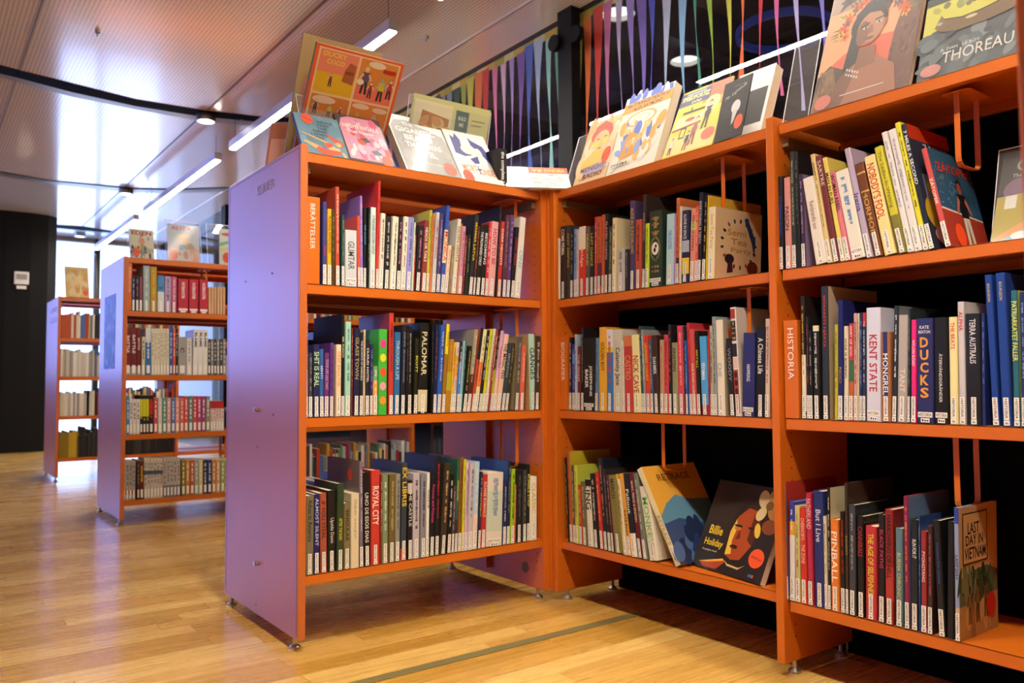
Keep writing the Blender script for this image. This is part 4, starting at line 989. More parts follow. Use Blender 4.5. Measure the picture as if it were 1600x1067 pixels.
for k in range(26):
    t = math.radians(-8+208*k/25); rr = _rg.uniform(.26, .35); x, y = .5+rr*math.cos(t), .66+rr*.62*math.sin(t); c = _rg.choice(['e8a030', 'e07030', 'd8582c', 'f0b840', '54545c'])
    for q in range(5): _wreath.append(('e', x+.024*math.cos(q*1.26), y+.016*math.sin(q*1.26), .022, .014, c, q*1.26))
    _wreath.append(('e', x, y, .014, .014, '883018'))
ARTS['portrait'] = [('r', 0, 0, 1, 1, 'eca474'), ('r', 0, .84, 1, 1, 'a4887c'), ('p', [(0, .3), (.25, .44), (.5, .52), (1, .47), (1, .2), (0, .2)], 'dc6444'), ('p', [(.74, .2), (.76, .5), (.8, .66), (.79, .82), (.85, .96), (.93, 1), (1, 1), (1, 0), (.7, 0)], '70483a'), ('p', [(0, 0), (.9, 0), (.7, .2), (.3, .3), (.12, .38), (0, .3)], '4c3428'), ('p', [(0, .1), (.06, .34), (.16, .36), (.22, .2), (.2, 0), (0, 0)], '84603e')] + blots(40, .76, .1, .98, .9, ['8a5c44', '5c3a2c', '7c503c'], .012, .035, 50) + blots(20, .02, .05, .2, .34, ['94704a', '6c4c34'], .012, .03, 55) + _wreath + \
    [('p', [(.2, .0), (.22, .2), (.36, .32), (.64, .33), (.82, .22), (.88, 0)], 'a86c50'), ('p', [(.2, 0), (.22, .2), (.36, .32), (.4, .2), (.32, 0)], '7c4c38'), ('p', [(.4, .26), (.42, .44), (.58, .44), (.62, .28)], '8c5840')] + \
    [_ht(a) for a in [('e', .47, .62, .25, .2, '201820'), ('p', [(.2, .12), (.26, .66), (.42, .7), (.38, .2)], '1c161c'), ('e', .5, .56, .185, .185, 'b47e5e'), ('e', .4, .52, .085, .14, '7c503a'), ('p', [(.28, .64), (.45, .74), (.7, .7), (.76, .8), (.62, .9), (.4, .87), (.26, .76)], '241c24'),
     ('p', [(.36, .595), (.48, .63), (.48, .612), (.37, .582)], '18100c'), ('p', [(.55, .64), (.68, .65), (.68, .634), (.55, .622)], '18100c'), ('e', .43, .572, .04, .013, 'd8c8b0'), ('e', .435, .572, .016, .013, '140c08'), ('e', .61, .596, .038, .013, 'd8c8b0'), ('e', .61, .596, .016, .013, '140c08'), ('p', [(.5, .6), (.53, .58), (.548, .5), (.47, .492)], '8c5c40'), ('e', .51, .44, .06, .017, '8c4038'), ('e', .51, .448, .06, .006, '502020'), ('e', .47, .39, .06, .02, 'a06c50'), ('e', .7, .57, .026, .045, '9c6448')]] + \
    [('e', .33+.03*k, .29-.012*k, .01, .01, 'd8d0c8') for k in range(5)] + [('e', .33+.03*k, .25-.012*k, .01, .01, 'd8d0c8') for k in range(5)] + [('p', [(.1, .93), (.2, .96), (.26, 1), (.22, .92), (.3, .9), (.18, .9), (.1, .84), (.14, .9)], '2c2828'), ('r', .4, .94, .8, .945, 'd8c8c0'), ('r', .3, .08, .75, .088, 'e0d0c8'), ('e', .12, .07, .09, .06, 'd87868')]
ARTS['thoreau'] = [('r', 0, 0, 1, 1, '50585c'), ('p', [(0, .46), (.1, .56), (.3, .62), (1, .72), (1, 1), (0, 1)], 'd8d450'), ('r', 0, .9, 1, 1, '38403c')] + blots(10, .1, .78, .95, .88, ['b0b060', '787c50', '98a058'], .03, .06, 61) + blots(40, 0, .03, 1, .5, ['3c464c', '687478', '5c686c', '808a8c'], .03, .1, 62) + \
    [('p', [(.12, .6), (.16, .7), (.18, .74), (.21, .68), (.4, .63), (.6, .64), (1, .72), (1, .55), (.7, .5), (.4, .49), (.2, .53)], '7c6038'), ('p', [(.18, .74), (.21, .69), (.4, .645), (.6, .655), (1, .735), (1, .72), (.6, .64), (.4, .63), (.21, .675)], '302418'), ('e', .17, .64, .03, .02, 'a8b0a0'), ('e', .5, .61, .06, .02, 'd8c890'), ('t', 'A. DAN   LE ROY', .42, .3, .4, .035, 'd8d8cc'), ('t', 'THOREAU', .6, .2, .7, .13, 'ece8dc', .0), ('e', .14, .09, .11, .07, 'd89088')]
ARTS['billie'] = [('r', 0, 0, 1, 1, '241c1c'), ('e', .66, .72, .24, .18, '301810'), ('p', [(.42, .2), (.4, .45), (.44, .62), (.56, .74), (.72, .72), (.76, .55), (.74, .35), (.64, .18), (.52, .16)], 'a8481c'), ('p', [(.42, .2), (.4, .45), (.44, .6), (.48, .5), (.46, .36), (.5, .22)], 'e8c040'), ('p', [(.74, .35), (.76, .58), (.66, .7), (.66, .4)], '54200c'), ('p', [(.42, .56), (.5, .74), (.7, .88), (.6, .9), (.46, .78), (.4, .6)], '18100c'),
    ('e', .49, .53, .06, .014, '1c0c08'), ('e', .68, .53, .06, .014, '1c0c08'), ('e', .49, .5, .05, .018, 'c87828'), ('p', [(.53, .5), (.56, .4), (.5, .38)], '60240c'), ('e', .51, .3, .055, .022, '240c0c'), ('e', .5, .29, .025, .01, '701810'), ('p', [(.1, .06), (.44, .14), (.46, .12), (.36, .02), (.16, .02)], 'b04824'), ('p', [(.08, .06), (.42, .15), (.44, .13), (.2, .07)], 'e8b038'), ('p', [(.44, .14), (.5, .09), (.66, .08), (.74, .14), (.66, .1), (.5, .11)], 'd8b878'),
    ('e', .72, .86, .07, .1, 'd8c090', .3), ('e', .86, .9, .09, .08, 'c8a868', -.5), ('e', .9, .74, .08, .1, 'b88848', .6), ('e', .74, .7, .06, .08, 'dcc890', -.4), ('e', .82, .8, .05, .05, '7c5828'), ('e', .76, .52, .04, .08, 'e8c040', .3), ('e', .9, .58, .1, .08, '8c4828'),
    ('t', 'Billie', .2, .43, .2, .1, 'e8c830', .02), ('t', 'Holiday', .22, .28, .28, .1, 'e8c830', .02), ('t', 'the graphic novel', .19, .2, .22, .025, 'e8e0d0', .01), ('r', .82, .04, .86, .07, '3868a0'), ('r', .865, .04, .89, .07, 'c86828')] + stick(.86, .24, .1, -.2)
ARTS['eden'] = [('r', 0, 0, 1, 1, 'dcd8c0'), ('t', 'EDEN', .5, .88, .84, .14, '9c3024', .03), ('t', '2', .78, .7, .12, .1, '383430')] + blots(30, .05, .04, .95, .4, ['707c84', '989c98', '444c58', 'b0b0a0'], .04, .1, 71) + figure(.5, .22, .62, 'e09078', 'd8a888', '403830', 'b0a840') + stick(.25, .2, .15)
ARTS['robo'] = [('r', 0, 0, 1, 1, 'c8d4e4'), ('t', 'ALITA', .42, .9, .66, .1, 'd84860', .02), ('r', .3, .8, .8, .805, 'd88898'), ('p', [(.0, .3), (.3, .5), (.7, .5), (1, .3), (1, 0), (0, 0)], 'dcb8a4'), ('e', .5, .58, .18, .12, 'ecc8a0'), ('e', .5, .7, .2, .06, 'f0d8a8'), ('e', .47, .36, .14, .1, '78a8d0'), ('p', [(.3, .3), (.66, .3), (.74, .02), (.26, .02)], 'dcdce4')] + blots(10, .05, .1, .95, .45, ['e8c8b8', 'c8a088'], .05, .1, 73) + stick(.18, .16, .13)
ARTS['swirl'] = [('r', 0, 0, 1, 1, 'd4e4dc'), ('p', [(0, .6), (.4, .7), (1, .64), (1, .56), (.4, .62), (0, .5)], '80c088'), ('p', [(0, .45), (.5, .52), (1, .46), (1, .4), (0, .36)], 'e0dc88'), ('e', .3, .85, .25, .05, 'd86050')] + stick(.25, .2, .15)
ARTS['tan'] = [('r', 0, 0, 1, 1, 'ecc878'), ('r', .08, .72, .92, .92, 'e8bc50')] + blots(16, .1, .1, .9, .7, ['f4e0a8', 'dca048', 'f0d8a0'], .08, .2, 81) + [('e', .84, .15, .11, .09, 'e85838')]
ARTS['dark'] = [('r', 0, 0, 1, 1, '1c1814'), ('e', .5, .83, .18, .07, 'a8b8b0'), ('e', .5, .83, .13, .05, '1c1814'), ('t', 'The', .35, .72, .22, .04, 'c8c0b0'), ('e', .45, .56, .34, .13, '84607c'), ('p', [(0, .5), (1, .52), (1, .2), (0, .04)], 'b8a850'), ('r', .18, .36, .42, .5, 'e0e0d8'), ('p', [(0, .04), (1, .3), (1, .22), (.5, .06), (.1, 0)], 'e0a060'), ('p', [(.1, 0), (1, .2), (1, 0)], '88b8c8'), ('e', .6, .06, .2, .04, 'e0e4e0')]
ARTS['plain'] = [('r', .08, .2, .92, .7, 'f0b0a0')]
# ------------------------------------------------------------------ books
ROWNAME = {('A', 1): 'upper row of the left bookcase', ('A', 2): 'middle row of the left bookcase', ('A', 3): 'lowest row of the left bookcase',
           ('B', 1): 'upper row of the corner bookcase', ('B', 2): 'middle row of the corner bookcase', ('B', 3): 'lowest row of the corner bookcase',
           ('C', 1): 'upper row of the right bookcase', ('C', 2): 'middle row of the right bookcase', ('C', 3): 'lowest row of the right bookcase',
           ('E', 1): 'top row of the blurred second bookcase', ('E', 2): 'second row of the blurred second bookcase', ('E', 3): 'third row of the blurred second bookcase', ('E', 4): 'lowest row of the blurred second bookcase'}
WORD = {'A': 'BERÄTTELSER', 'B': 'BIOGRAFIER', 'C': 'HISTORIA'}
PAGES = paint('book_page_edges', 'd4c8ac', .85)
LM = {}
def label_mesh(unit, kind):
    """white spine sticker, width 1 (scaled), real height"""
    k = (unit, kind)
    if k not in LM:
        a = MB(); b_ = MB()
        if kind == 'v': a.box((-.5, -.0006, .0135), (.5, 0, .062), LABEL); a.box((-.55, -.0007, .002), (.55, 0, .0125), LABEL)
        else: a.box((-.5, -.0006, .014), (.5, 0, .026), LABEL); a.box((-.3, -.0007, .002), (.3, 0, .012), LABEL)
        if unit in WORD:
            if kind == 'v': put_text(b_, WORD[unit], lambda x, y: (y, -.0009, .038-x), .042, .5, INK, .01, 400)
            else: put_text(b_, WORD[unit], lambda x, y: (x, -.0009, .020+y), .9, .0075, INK, .01, 1e4)
            for i in range(3): b_.box((-.22+.17*i, -.0009, .0045), (-.11+.17*i, -.0008, .0095 if i == 0 else .008), INK)
        LM[k] = (a.mesh('spine_label'), b_.mesh('label_lettering') if b_.f else None)
    return LM[k]
NB = [0]
def make_book(name, unit, w, h, d, spine, title, ink, opt, parent_matrix, label, group):
    """spine faces -y, thickness along x"""
    NB[0] += 1; o = empty(name); o.matrix_world = parent_matrix; tag(o, label, 'book', group)
    far = unit == 'E'
    sm = cover_mat(spine); cm = cover_mat(opt.get('cov', spine)); t = min(.0012, w*.15)
    bands = opt['bands']; zs = sorted({0., h} | {max(0, min(1, z))*h for b in bands for z in b[:2]})
    # cover: a U-shaped wrap with softly rounded spine corners
    r = min(w*.28, .004); prof = []
    prof += [(0, d)]; prof += [(r-r*math.cos(a), r-r*math.sin(a)) for a in (0, .5, 1.05, 1.57)]
    prof += [(w-r+r*math.sin(a), r-r*math.cos(a)) for a in (0, .52, 1.07, 1.57)]; prof += [(w, d)]
    inner = [(w-t, d), (w-t, r+.0005), (t, r+.0005), (t, d)]
    loop = prof+inner; mb = MB(); n = len(loop); si = mb.mi(sm); ci = mb.mi(cm); base = 0
    for z in zs: mb.v += [(x, y, z) for x, y in loop]
    for k in range(len(zs)-1):
        zc = (zs[k]+zs[k+1])/2/h; c = si
        for a, b_, col in bands:
            if a <= zc <= b_: c = mb.mi(cover_mat(col))
        for i in range(n):
            j = (i+1) % n; mb.f.append((k*n+i, k*n+j, (k+1)*n+j, (k+1)*n+i)); mb.m.append(c if 1 <= i <= 7 else ci if i in (0, 8) else si)
    # rim at bottom and top: spine strip and two boards
    m_ = len(prof)
    for k, rev in ((0, False), (len(zs)-1, True)):
        o_ = k*n
        fs = [(o_+0, o_+1, o_+m_+2, o_+m_+3), (o_+m_-1, o_+m_, o_+m_+1, o_+m_-2), tuple(o_+i for i in range(1, m_-1))+(o_+m_+1, o_+m_+2)]
        for q in fs: mb.f.append(q if rev else tuple(reversed(q))); mb.m.append(si)
    mb.build('cover', o)
    MB().box((t, r+.0005, .0015), (w-t, d-.002, h-.0015 if opt.get('pb') else h-.003), PAGES).build('page_block', o)
    F = lambda x, y: (w/2+y, -.0004, -x)
    lab = opt.get('lab')
    if not opt.get('n'):
        kind = 'h' if opt.get('h') else 'v'; a, b_ = label_mesh(unit, kind)
        lo = linkobj('spine_label', a, o); lw = w*.86 if kind == 'h' else min(w*.78, .0105)
        lo.location = (w/2, -.0002, 0); lo.scale = (lw, 1, 1); lo['label'] = 'white library sticker'
        if b_ and not far: q = linkobj('label_lettering', b_, lo)
    if opt.get('dots'):
        dm = MB()
        for i, c in enumerate(('e03890', 'd8d030', 'e05030', 'e898a8', 'e89030')):
            z = h*(.83-.165*i); dm.face([(w/2+.0075*1.4*math.cos(a), -.0004, z+.0135*math.sin(a)) for a in [2*math.pi*k/20 for k in range(20)]], cover_mat(c))
        dm.build('spine_dots', o)
    if opt.get('ornate'):
        dm = MB(); put_e = lambda cx, cz, rx, rz, c, l: dm.face([(cx+rx*math.cos(a), -l, cz+rz*math.sin(a)) for a in [2*math.pi*k/24 for k in range(24)]], cover_mat(c))
        put_e(w/2, h*.5, w*.38, h*.16, '8c8048', .0004); put_e(w/2, h*.5, w*.33, h*.13, '26382c', .0005); put_e(w/2, h*.5, w*.28, h*.085, 'e8e0d0', .0006); put_e(w/2-.002, h*.48, w*.1, h*.03, '202020', .0007); put_e(w/2+.003, h*.53, w*.08, h*.025, '282828', .0007)
        for z in (.9, .82, .72, .26, .2): put_e(w/2-w*.22, h*z, w*.08, h*.012, 'a8584c', .0004); put_e(w/2+w*.2, h*z, w*.1, h*.016, '98804c', .0004); put_e(w/2, h*z, w*.06, h*.02, '98804c', .0004)
        dm.build('spine_ornament', o)
    if opt.get('ikwia'):
        dm = MB()
        for z0, z1, c in ((.895, .985, 'a03c28'), (.69, .875, '2c2418'), (.545, .665, '28201c'), (.44, .53, 'd8b8b0'), (.02, .425, 'a04428')): dm.box((w*.12, -.0005, h*z0), (w*.92, 0, h*z1), cover_mat(c))
        for k in range(5): dm.face([(w*.5+w*.28*math.cos(a), -.0007, h*(.08+.075*k)+h*.03*math.sin(a)) for a in [2*math.pi*i/12 for i in range(12)]], cover_mat('401810'))
        dm.build('spine_panels', o); tm = MB()
        for i, s in enumerate(('I', 'KNOW', 'WHAT', 'I AM')): put_text(tm, s, lambda x, y: (w*.52+x, -.0008, h*(.85-.045*i)+y), w*.6, h*.03, cover_mat('c8b060'), .02)
        tm.build('title_lettering', o)
    elif title or ink != '000000':
        ta, tb_ = opt.get('t', (.42, .9)); th = opt.get('th', .55); tm = MB(); ic = cover_mat(ink)
        if opt.get('s'):       # stacked upright letters
            L = len(title); hh = h*.6/L
            for i, ch in enumerate(title): put_text(tm, ch, lambda x, y: (w*.48+x, -.0004, h*(.83)-hh*(i+.5)+y), w*.5, hh*.82, ic, .03)
            put_text(tm, 'KATE', lambda x, y: (w*.5+x, -.0004, h*.915+y), w*.55, h*.03, cover_mat('e8e8e8'), .01); put_text(tm, 'BEATON', lambda x, y: (w*.5+x, -.0004, h*.87+y), w*.7, h*.03, cover_mat('e8e8e8'), .01)
        elif opt.get('two'):
            a, b_ = title.split(); put_text(tm, a, lambda x, y: (w*.66+y, -.0004, h*(ta+tb_)/2-x), h*(tb_-ta), w*.28, ic, .02); put_text(tm, b_, lambda x, y: (w*.3+y, -.0004, h*((ta+tb_)/2+.03)-x), h*(tb_-ta)*.6, w*.28, ic, .02)
        elif title:
            if far: put_text(tm, title, lambda x, y: (w/2+y, -.0004, h*(ta+tb_)/2-x), h*(tb_-ta), w*.5, ic, .03)
            else: put_text(tm, title, lambda x, y: (w/2+y, -.0004, h*(ta+tb_)/2-x), h*(tb_-ta), w*th, ic, .012)
        else:                   # lettering too small to read: short dashes of print
            rd = random.Random(NB[0]*7+1); z = h*(tb_+.02); hk = .16
            while z > h*(ta-.05):
                L = rd.uniform(.006, .02)
                if z-L < h*.32: break
                hw = w*hk; zc = z
                while zc > z-L:
                    l_ = rd.uniform(.0012, .0026); ya = rd.uniform(-1, .2) if rd.random() < .5 else -1; tm.face([(w/2+hw*ya, -.0004, zc-l_), (w/2+hw, -.0004, zc-l_), (w/2+hw, -.0004, zc), (w/2+hw*ya, -.0004, zc)], ic); zc -= l_+.0008
                z -= L+rd.choice((.003, .003, .012)); hk = rd.choice((.12, .12, .18))
        if tm.f: tm.build('title_lettering', o)
    if opt.get('center'): MB().box((w*.28, -.0003, 0), (w*.72, 0, h), cover_mat(opt['center'])).build('spine_band', o)
    if opt.get('cover'):
        def f(x, y=None, L=0):
            if x == 'aspect': return d/h
            return (w+L, d*x, h*y)
        art_mesh(ARTS[opt['cover']], f, 'cover_artwork', o)
    if opt.get('sticker'):
        side = -1 if unit == 'A' else 1; sx = -.0004 if unit == 'A' else w+.0004; q = MB()
        q.face([(sx, d*.28+.019*math.cos(a), h*.86+.019*math.sin(a)) for a in [2*math.pi*k/20 for k in range(20)]], cover_mat(STICK)); q.build('round_sticker', o)
    return o

USED = {}
def parse_opts(s):
    o = {'bands': []}
    for q in s.split(';'):
        if not q: continue
        if q.startswith('b='): a, b_, c = q[2:].split('-'); o['bands'].append((float(a), float(b_), c))
        elif q.startswith('t='): a, b_ = q[2:].split(','); o['t'] = (float(a), float(b_))
        elif '=' in q: k, v = q.split('='); o[k] = float(v) if k in ('d', 'th') else v
        else: o[q] = True
    return o
FARL = []
def build_rows():
    for unit, k, blocks in ROWS:
        z = SHZ[unit][k]; L = []
        for ox, oy, sc, txt in blocks:
            for ln in txt.strip().split('\n'):
                f = ln.split('|'); x0, x1, xt, yt = [float(v) for v in f[0].split()[:4]]; col = f[0].split()[4]
                L.append([ox+x0/sc, ox+x1/sc, ox+xt/sc, oy+yt/sc, col, f[1], f[2], parse_opts(f[3]) if len(f) > 3 else {'bands': []}])
        B_ = []; zz = z+.0004
        for x0, x1, xt, yt, col, ti, ink, op in L:
            dep = -.002
            s0, s1 = s_of(unit, x0, z, dep), s_of(unit, x1, z, dep); p = on_front(unit, xt, yt, dep)
            lean = math.atan2(p.x-s0, p.z-zz); h = math.hypot(p.x-s0, p.z-zz); B_.append([s0, s1, lean, h, col, ti, ink, op])
        # neighbours may touch but not run into each other
        for i, b in enumerate(B_):
            if not b[7].get('free'): b[2] = max(-.24, min(.24, b[2]))
            if i and not b[7].get('free'):
                a = B_[i-1]
                wa = (a[1]-a[0]); 
                if b[0] < a[1]+.0006: b[0] = a[1]+.0006
                if b[1] < b[0]+.0035: b[1] = b[0]+.0035
                hm = min(a[3], b[3])*.98; g = b[0]-a[1]
                if hm*(math.tan(a[2])-math.tan(b[2])) > g: b[2] = math.atan(math.tan(a[2])-g/hm)
        maxs = .894 if unit != 'E' else 5
        n = len(B_)
        for i, (s0, s1, lean, h, col, ti, ink, op) in enumerate(B_):
            d = op.get('d', min(.26, max(.125, h*.68))); w = max(.003, (s1-s0)*math.cos(lean)-.0004)
            if s1 > maxs+.006 and unit in 'AB': s0 -= s1-maxs; s1 = maxs
            lift = 0 if lean >= 0 else 0
            # pivot: leaning right stands on its lower right corner, leaning left on its lower left
            if lean > 0: piv = Matrix.Translation((s0, -.002, zz+w*math.sin(lean)))
            else: piv = Matrix.Translation((s0, -.002, zz))
            if lean < 0: piv = Matrix.Translation((s0, -.002, zz))
            rd = random.Random(i*13+k); dep = rd.uniform(0, .004) if 'cover' not in op else 0
            M = UM(unit) @ piv @ Matrix.Translation((0, dep, 0)) @ Matrix.Rotation(lean, 4, 'Y')
            if op.get('free'): pass
            size = 'tall ' if h > .27 else 'slim ' if w < .009 else 'thick ' if w > .026 else 'small ' if h < .17 else ''
            cn = cname(col); safe = '*' in op and ti
            place = '%s from left in the %s' % (ORD(i+1), ROWNAME[(unit, k)])
            if ti and len(ti.split()) > 3: safe = False
            if safe:
                lb = '%s%s book titled %s, %s' % (size, cn, ti, place)
                if len(lb.split()) > 16: lb = '%s book titled %s, %s' % (cn, ti, place)
                if len(lb.split()) > 16: lb = '%s book, %s' % (cn, place)
            else: lb = '%s%s book with %s, %s' % (size, cn, 'plain spine' if 'n' in op else cname(ink)+' print', place)
            if len(lb.split()) > 16: lb = '%s%s book, %s' % (size, cn, place)
            if len(lb.split()) > 16: lb = '%s book, %s' % (cn, place)
            if unit == 'E' and k > 1: FARL.append((M, w, h, d, col, ti, ink, op)); continue
            bk = make_book('book', unit, w, h, d, col, ti, ink, op, M, lb, 'books in the '+ROWNAME[(unit, k)])
# section markers: orange blocks with a word
def divider(unit, k, px0, px1, py, word, label):
    z = SHZ[unit][k]; s0, s1 = s_of(unit, px0, z), s_of(unit, px1, z); p = on_front(unit, px0, py); h = p.z-z
    w_ = UM(unit) @ Vector((s0, 0, z)); t = empty('section_marker', w_, math.radians(UNITS[unit][1]), label, 'shelf sign', 'orange section signs at the left ends of rows')
    W = s1-s0-.0008; MB().box((0, -.001, .0006), (W, .19, h), ORANGE).build('block', t, .0012)
    mb = MB(); put_text(mb, word, lambda x, y: (W/2+y, -.0015, h*.66-x), h*.52, W*.42, mat('f0e8e0', .5), .0, 2); mb.build('sign_lettering', t)
divider('A', 1, 477.8, 499.6, 306, 'BERÄTTELSER', 'orange section sign reading BERÄTTELSER at the left end of the left bookcase')
divider('B', 2, 874.5, 887.3, 526.5, 'BIOGRAFIER', 'orange section sign reading BIOGRAFIER in the corner bookcase')
divider('C', 2, 1227.5, 1249.5, 501, 'HISTORIA', 'orange section sign reading HISTORIA in the right bookcase')
divider('E', 1, 198.8, 205.3, 411, 'SCIENCE FICTION', 'orange section sign of the blurred second bookcase')
ROWS_EXTRA = '869 918 598 243 dcd4ac|RETRACE|a8a080|free;t=.2,.5;th=.7;cover=mountain;d=.25'
for i, (u_, k_, bl) in enumerate(ROWS):
    if (u_, k_) == ('B', 3): ROWS[i] = (u_, k_, ((bl[0][0], bl[0][1], bl[0][2], bl[0][3].rstrip()+'\n'+ROWS_EXTRA),))
build_rows()

# ------------------------------------------------------------------ books and sheets standing face out
def frame_on(BL, BR, tlpx):
    """cover frame from two lower corners and the pixel of the upper left one"""
    X = (BR-BL); W = X.length; X.normalize(); d = ray(*tlpx); t = (BL-CO).dot(X)/d.dot(X); TL = CO+d*t; Zv = TL-BL; H = Zv.length; Zv.normalize(); Y = Zv.cross(X)
    return Matrix(((X.x, Y.x, Zv.x, BL.x), (X.y, Y.y, Zv.y, BL.y), (X.z, Y.z, Zv.z, BL.z), (0, 0, 0, 1))), W, H
def face_book(M, W, H, T, art, label, cov='e8e4dc', back=None, side=None, name='book', group='books standing face out on the shelves', cat='book', dk=.62):
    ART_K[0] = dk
    o = empty(name); o.matrix_world = M; tag(o, label, cat, group)
    cb = art_mat(cov); mb = MB()
    mb.box((0, 0, 0), (W, .001, H), cb); mb.box((0, T-.001, 0), (W, T, H), art_mat(back or cov)); mb.box((-.001, 0, 0), (.0, T, H), art_mat(side or cov)); mb.build('cover', o)
    MB().box((.001, .001, .001), (W-.001, T-.001, H-.001), PAGES).build('page_block', o)
    def f(x, y=None, L=0):
        if x == 'aspect': return W/H
        return (W*x, -L, H*y)
    art_mesh(ARTS[art], f, 'cover_artwork', o, .00012, .0003)
    ART_K[0] = 1.0
    return o
def shelf_pt(u, px, depth, z=None, k=0):
    z = SHZ[u][k] if z is None else z; s = s_of(u, px, z, depth); return UM(u) @ Vector((s, depth, z))
def disp(u, bl, br, tl, dep, T, art, label, k=0, dz=.004, depR=None, **kw):
    a = shelf_pt(u, bl, dep, k=k); b_ = shelf_pt(u, br, dep if depR is None else depR, k=k); a.z += dz; b_.z += dz
    M, W, H = frame_on(a, b_, tl); return face_book(M, W, H, T, art, label, **kw)
def plexi(u, bl, br, tl, dep, label, k=0, lip=.03):
    a = shelf_pt(u, bl, dep, k=k); b_ = shelf_pt(u, br, dep, k=k); a.z += .001; b_.z += .001; M, W, H = frame_on(a, b_, tl)
    o = empty('acrylic_stand'); o.matrix_world = M; tag(o, label, 'display stand', 'clear acrylic book stands')
    MB().box((0, 0, 0), (W, .0025, H), PLEXI).build('sheet', o)
    EG = mat('e4e8ec', .15, 0, .5); e_ = MB(); e_.box((0, -.0002, H-.0008), (W, .0027, H+.0006), EG); e_.box((-.0006, -.0002, 0), (.0006, .0027, H), EG); e_.box((W-.0006, -.0002, 0), (W+.0006, .0027, H), EG); e_.build('polished_edge', o)
    iz = M.to_3x3().inverted(); dn_ = iz @ Vector((0, 0, -1)); n_ = iz @ (UM(u).to_3x3() @ Vector((0, -1, 0)))
    return o
GREY = 'c0bcb0'
disp('A', 452, 583, (496, 66), .26, .012, 'ducky', 'large orange comic page book titled DUCKY COCO standing tallest on the left top', cov='f06828', side='8c7c64')
disp('A', 440, 560, (475, 51), .30, .01, 'plain', 'tan board standing behind the large orange comic page book', cov='c8b078', name='cover_board', cat='board')
disp('A', 475, 545.5, (457.6, 174), .012, .012, 'blue', 'blue paperback with a red haired swimmer on its cover, leftmost on the left top', cov='7ca4b4', side='284c74')
disp('A', 546.5, 619, (521, 176), .012, .012, 'pink', 'pink and black book with a nightingale cover, beside the blue paperback', cov='3a3436')
disp('A', 636, 722, (600, 175), .014, .03, 'beard', 'thick grey and white book titled THE GIGANTIC BEARD THAT WAS EVIL', cov='f2f0ec', side='d8d0c4')
disp('A', 723, 789, (688, 196), .016, .012, 'mort', 'white book with dark blue ink drawing, right of the grey beard book', cov='f4f2ec')
disp('A', 628, 746, (648, 145), .22, .01, 'green', 'pale green book standing behind the white books on the left top', cov='dce0a8')
t = shelf_pt('A', 412, .38); t2 = shelf_pt('A', 452, .33)
M, W, H = frame_on(t, t2, (424, 192)); face_book(M, W, H, .012, 'plain', 'copper pink book seen edge on at the left end of the left top', cov='c87860')
# black upright book with its spine to the room
mk = parse_opts('n;t=.08,.92;th=.45;d=.16'); s0 = s_of('A', 778, ZT, .03); s1 = s_of('A', 793, ZT, .03); p = on_front('A', 778, 231, .03)
make_book('book', 'A', s1-s0, p.z-ZT, .12, '161414', 'the complete U', 'f0f0f0', mk, UM('A') @ Matrix.Translation((s0, .03, ZT+.0005)), 'black book titled the complete, standing upright behind the white face-out books', 'books standing face out on the shelves')
a = shelf_pt('A', 791, .02); b_ = shelf_pt('B', 893, .03); a.z += .004; b_.z += .004
X_ = (b_-a); W = X_.length; X_.normalize(); n_ = Vector((-X_.y, X_.x, 0)); Zv = Vector((0, 0, 1))*math.cos(math.radians(40))+n_*math.sin(math.radians(40)); Y_ = Zv.cross(X_)
M = Matrix(((X_.x, Y_.x, Zv.x, a.x), (X_.y, Y_.y, Zv.y, a.y), (X_.z, Y_.z, Zv.z, a.z), (0, 0, 0, 1)))
face_book(M, W, .125, .008, 'glare', 'glossy white book with red band lying tilted over the inner corner', cov='f0ece4')
disp('B', 895.5, 945, (924, 195), .012, .01, 'radio', 'peach coloured book titled MIDNIGHT RADIO in the corner', cov='f0d8b0')
disp('B', 946, 1022, (980.5, 156), .012, .035, 'strange', 'thick orange and blue book titled THE STRANGE DEATH', cov='f4e8d0', back='4868d0', side='3c3028')
disp('B', 1034, 1112, (1069, 147), .012, .006, 'speed', 'yellow comic titled SPEEDFORTIZ with a bent cover', cov='e8d8a0')
disp('B', 1115, 1158, (1133.5, 132), .01, .003, 'bulb', 'black covered book with a white bulb, its front cover swung open', depR=-.0, cov='24242a')
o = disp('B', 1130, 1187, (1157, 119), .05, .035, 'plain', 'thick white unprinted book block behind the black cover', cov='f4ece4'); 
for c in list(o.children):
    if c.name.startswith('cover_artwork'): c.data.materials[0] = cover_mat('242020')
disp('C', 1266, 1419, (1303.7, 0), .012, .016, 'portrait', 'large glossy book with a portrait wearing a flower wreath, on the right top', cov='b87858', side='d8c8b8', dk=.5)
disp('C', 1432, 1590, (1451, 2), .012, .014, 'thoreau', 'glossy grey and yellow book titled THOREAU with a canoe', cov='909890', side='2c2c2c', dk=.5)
disp('C', 1547, 1625, (1570, 240), .06, .012, 'dark', 'dark book in a clear stand at the right end of the upper right row', k=1, cov='1c1814')
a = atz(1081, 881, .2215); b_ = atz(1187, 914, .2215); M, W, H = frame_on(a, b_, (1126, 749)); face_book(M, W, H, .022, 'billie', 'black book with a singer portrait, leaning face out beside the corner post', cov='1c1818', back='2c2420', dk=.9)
disp('E', 204, 241.5, (201.7, 357), .03, .01, 'eden', 'blurred cream book titled EDEN in a clear stand on the second bookcase', cov='dcd8c0')
disp('E', 262.5, 312, (262, 349), .03, .01, 'robo', 'blurred pale blue book with pink lettering in a clear stand', cov='c8d4e4')
disp('E', 343.5, 385, (343.4, 357), .03, .01, 'swirl', 'blurred pale green book beside the large end panel, in a clear stand', cov='d4e4dc')
disp('F', 103, 140, (101, 416), .03, .01, 'tan', 'blurred yellow ochre book on top of the farthest bookcase', cov='ecc878')
